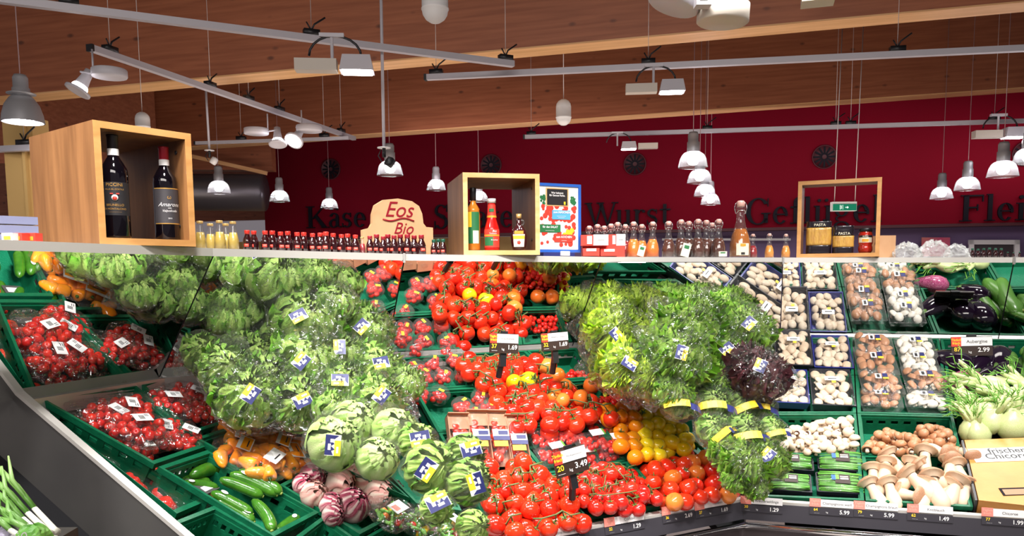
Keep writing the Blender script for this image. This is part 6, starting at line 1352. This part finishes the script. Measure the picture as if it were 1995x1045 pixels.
link('tray_body',mesh1('tray_body','black',lambda B:B.hexa([p-N*.102-ux*.006*k_ for p,k_ in ((c0,1),(c1,0),(c2+(c2-c1).normalized()*.01,0),(c3+(c3-c0).normalized()*.01,1))],[p-N*.145-ux*.006 for p in (c0,c1,c2,c3)]),False),o,I)
link('tray_side',mesh1('tray_side','black',lambda B:B.hexa([c0-ux*.004,c3-ux*.004,c3-ux*.012,c0-ux*.012],[p-N*.10 for p in (c0-ux*.004,c3-ux*.004,c3-ux*.012,c0-ux*.012)]),False),o,I)
# ------------------------------------------------------------------ soup greens at the bottom edge
obs=[]
for i,(x,y,m_) in enumerate([(760,1018,'fennel_green'),(815,1030,'cherry'),(875,1042,'tomato_yellow')]):
    q=SEC['L']; p=bed('L',x,y,.02); o=empty('vegetable_bag',frame(q['u'],-q['d'],q['N'],p)@R(.3*i)); tag(o,['bag of soup greens with large white label at the bottom edge','bag of mixed vegetables with red chillies at the bottom edge','bag of yellow vegetables under the wrapped lettuces'][i],'bag of vegetables','vegetable bags at the bottom edge')
    g=random.Random(i)
    for k in range(7): link('vegetable',TM['y' if (k+i)%3==0 else 'c' if (k+i)%3==1 else 'u'],o,T(g.uniform(-.05,.05),g.uniform(-.03,.03),.01+g.uniform(0,.015))@rotrand(g)@S(.012,.012,.03 if k%2 else .013))
    def f(B):
        for k in range(18): B.tube([(g.uniform(-.07,.07),g.uniform(-.05,.05),.01),(g.uniform(-.07,.07),g.uniform(-.05,.05),.03)],.006,5)
    link('greens',mesh1('greens','fennel_green',f),o); link('bag_film',mesh1('bag_film','film',lambda B:blob(B,.19,.13,.06,i+7,tail=.03),False),o)
    link('bag_label',mesh1('bag_label',['white','pinktag'],lambda B:(B.box((-.035,-.022,.06),(.035,.022,.061),0),B.box((-.025,-.012,.061),(.0,.012,.0614),1)) and None,False),o,R(.5*i))
# ------------------------------------------------------------------ spring onions at the lower left corner
mat('onion_leaf',(.12,.33,.05),.4,vcol=(.30,.50,.14),nscale=10); mat('onion_bulb',(.78,.78,.66),.35); mat('lilac_bag',(.45,.42,.55),.4)
obs=[]
for i,(x0,y0,x1,y1,D) in enumerate([(105,1032,-12,905,1.06),(92,1036,-25,925,1.05),(75,1040,-20,950,1.04),(60,1045,-30,975,1.03),(85,1045,-15,985,1.02),(45,1050,-30,1000,1.01),(100,1050,-10,1010,1.0)]):
    a,b=PD(x0,y0,D),PD(x1,y1,D+.06); o=empty('spring_onion',a); tag(o,None,'spring onion','spring onions in the lower left corner'); I=o.matrix_basis.inverted(); d_=b-a
    link('onion_leaves',mesh1('onion_leaves','onion_leaf',lambda B:(B.tube([a+d_*.3,a+d_*.6+V((0,0,.004)),b],[.0036,.0044,.004],8),B.tube([a+d_*.35,a+d_*.7+V((.004,-.004,.006)),b+V((.022,.0,.012))],[.003,.0034,.0012],7))),o,I)
    link('onion_stalk',mesh1('onion_stalk','onion_bulb',lambda B:B.tube([a-d_*.05,a,a+d_*.32],[.006,.0045,.0037],8)),o,I); obs.append(o)
autolabel(obs,'long green spring onion in the lower left corner',gap=14)
p=PD(66,1046,.97); o=empty('printed_vegetable_bag',p); tag(o,'bright green printed bag with a yellow dot in the lower left corner','bag')
link('bag_film',mesh1('bag_film','fennel_green',lambda B:blob(B,.042,.04,.045,4,j=.05),False),o,T(0,0,-.03)); link('printed_dot',mesh1('printed_dot','sticker_yellow',lambda B:B.lathe([(0,0),(.008,0),(0,.001)],14,0,T(.008,-.027,-.008)@R(PI/2,'X'))),o); link('lettering',text_me('Bio',.018,'white',0,'CENTER',.3),o,T(-.002,-.0285,.008)@R(PI/2,'X')@R(.5))
p=PD(22,1052,1.06); o=empty('vegetable_bag',p); tag(o,'lilac and dark wrapped vegetable bag in the lower left corner','bag')
link('bag_film',mesh1('bag_film','lilac_bag',lambda B:blob(B,.05,.045,.045,5,j=.07),False),o,T(0,0,-.025)); link('dark_end',mesh1('dark_end','base_dark',lambda B:blob(B,.018,.03,.03,6,j=.07),False),o,T(.026,0,-.02))
# a neighbouring stand carries them
a=PD(-200,1085,.95); o=link('side_produce_stand',mesh1('side_produce_stand','black',lambda B:B.box((-1.2,.88,.0),(-.665,1.16,PD(30,1078,1.05).z)),False)); tag(o,'dark stand carrying the spring onions at the lower left','stand')
# ------------------------------------------------------------------ price signs on posts
def sign(s,x0,y0,x1,y1,D,num,price,word,label,yaw,rot=0,foot=None):
    p=PD((x0+x1)/2,(y0+y1)/2,D); W=(x1-x0)/1527*D; H=(y1-y0)/1527*D; o=empty('price_sign',M.Translation(p)@R(yaw)@R(rot,'Y')@R(-.12,'X')); tag(o,label,'price sign','price signs standing in the crates')
    link('sign_plate',mesh1('sign_plate','tag_brown',lambda B:B.box((-W/2,0,-H/2),(W/2,.006,H/2)),False),o)
    link('name_strip',mesh1('name_strip','white',lambda B:B.box((-W*.26,-.002,H*.02),(W*.49,0,H*.47)),False),o)
    r=link('red_square',mesh1('red_square','redlabel',lambda B:B.box((-W*.5,-.002,0),(-W*.26,0,H*.49)),False),o)
    Q=R(PI/2,'X'); link('lettering',text_me('Täglich\nfrisch',H*.17,'yellow',0,'CENTER',0,.0003),r,T(-W*.38,-.003,H*.25)@Q); 
    link('lettering',text_me(word,min(H*.26,W*1.1/len(word)),'inkblack'),o,T(W*.12,-.003,H*.24)@Q)
    link('lettering',text_me(num,H*.30,'yellow',0,'CENTER',0,.0004),o,T(-W*.36,-.002,-H*.16)@Q); link('lettering',text_me(price,H*.32,'white',0,'CENTER',0,.0004),o,T(W*.28,-.002,-H*.2)@Q)
    link('lettering',text_me('kg',H*.16,'white'),o,T(-W*.05,-.002,-H*.3)@Q); link('lettering',text_me('_____',H*.12,'white',0,'CENTER',0,.0003),o,T(-W*.35,-.002,-H*.33)@Q)
    link('clip',mesh1('clip','black',lambda B:B.box((-W*.12,-.001,H*.5),(W*.12,.008,H*.62)),False),o)
    link('post',mesh1('post','black',lambda B:(B.box((-.012,.006,-H*.5-.05),(.012,.02,H*.4)),B.box((-W*.45,.006,-H*.1),(W*.45,.012,H*.1)),B.tube([(0,.02,-H*.5-.03),(0,.05,-H*.5-.09)],.012,8)),False),o)
sign('C',952,650,1013,689,2.93,'37','1.69','Strauchtomaten','price sign reading Strauchtomaten on a black post',.42,.08)
sign('C',1052,648,1111,683,3.02,'32','1.69','Pick&Mix Tomaten','price sign reading Pick&Mix Tomaten on a black post',.42,-.04)
sign('C',1076,873,1149,926,2.50,'20','3.49','Mini-Rispentomaten','tilted price sign reading Mini-Rispentomaten before the wrapped packs',.42,-.16)
sign('R',1857,656,1930,694,3.55,'87','2.99','Aubergine','price sign reading Aubergine above the aubergines',-.25,-.04)
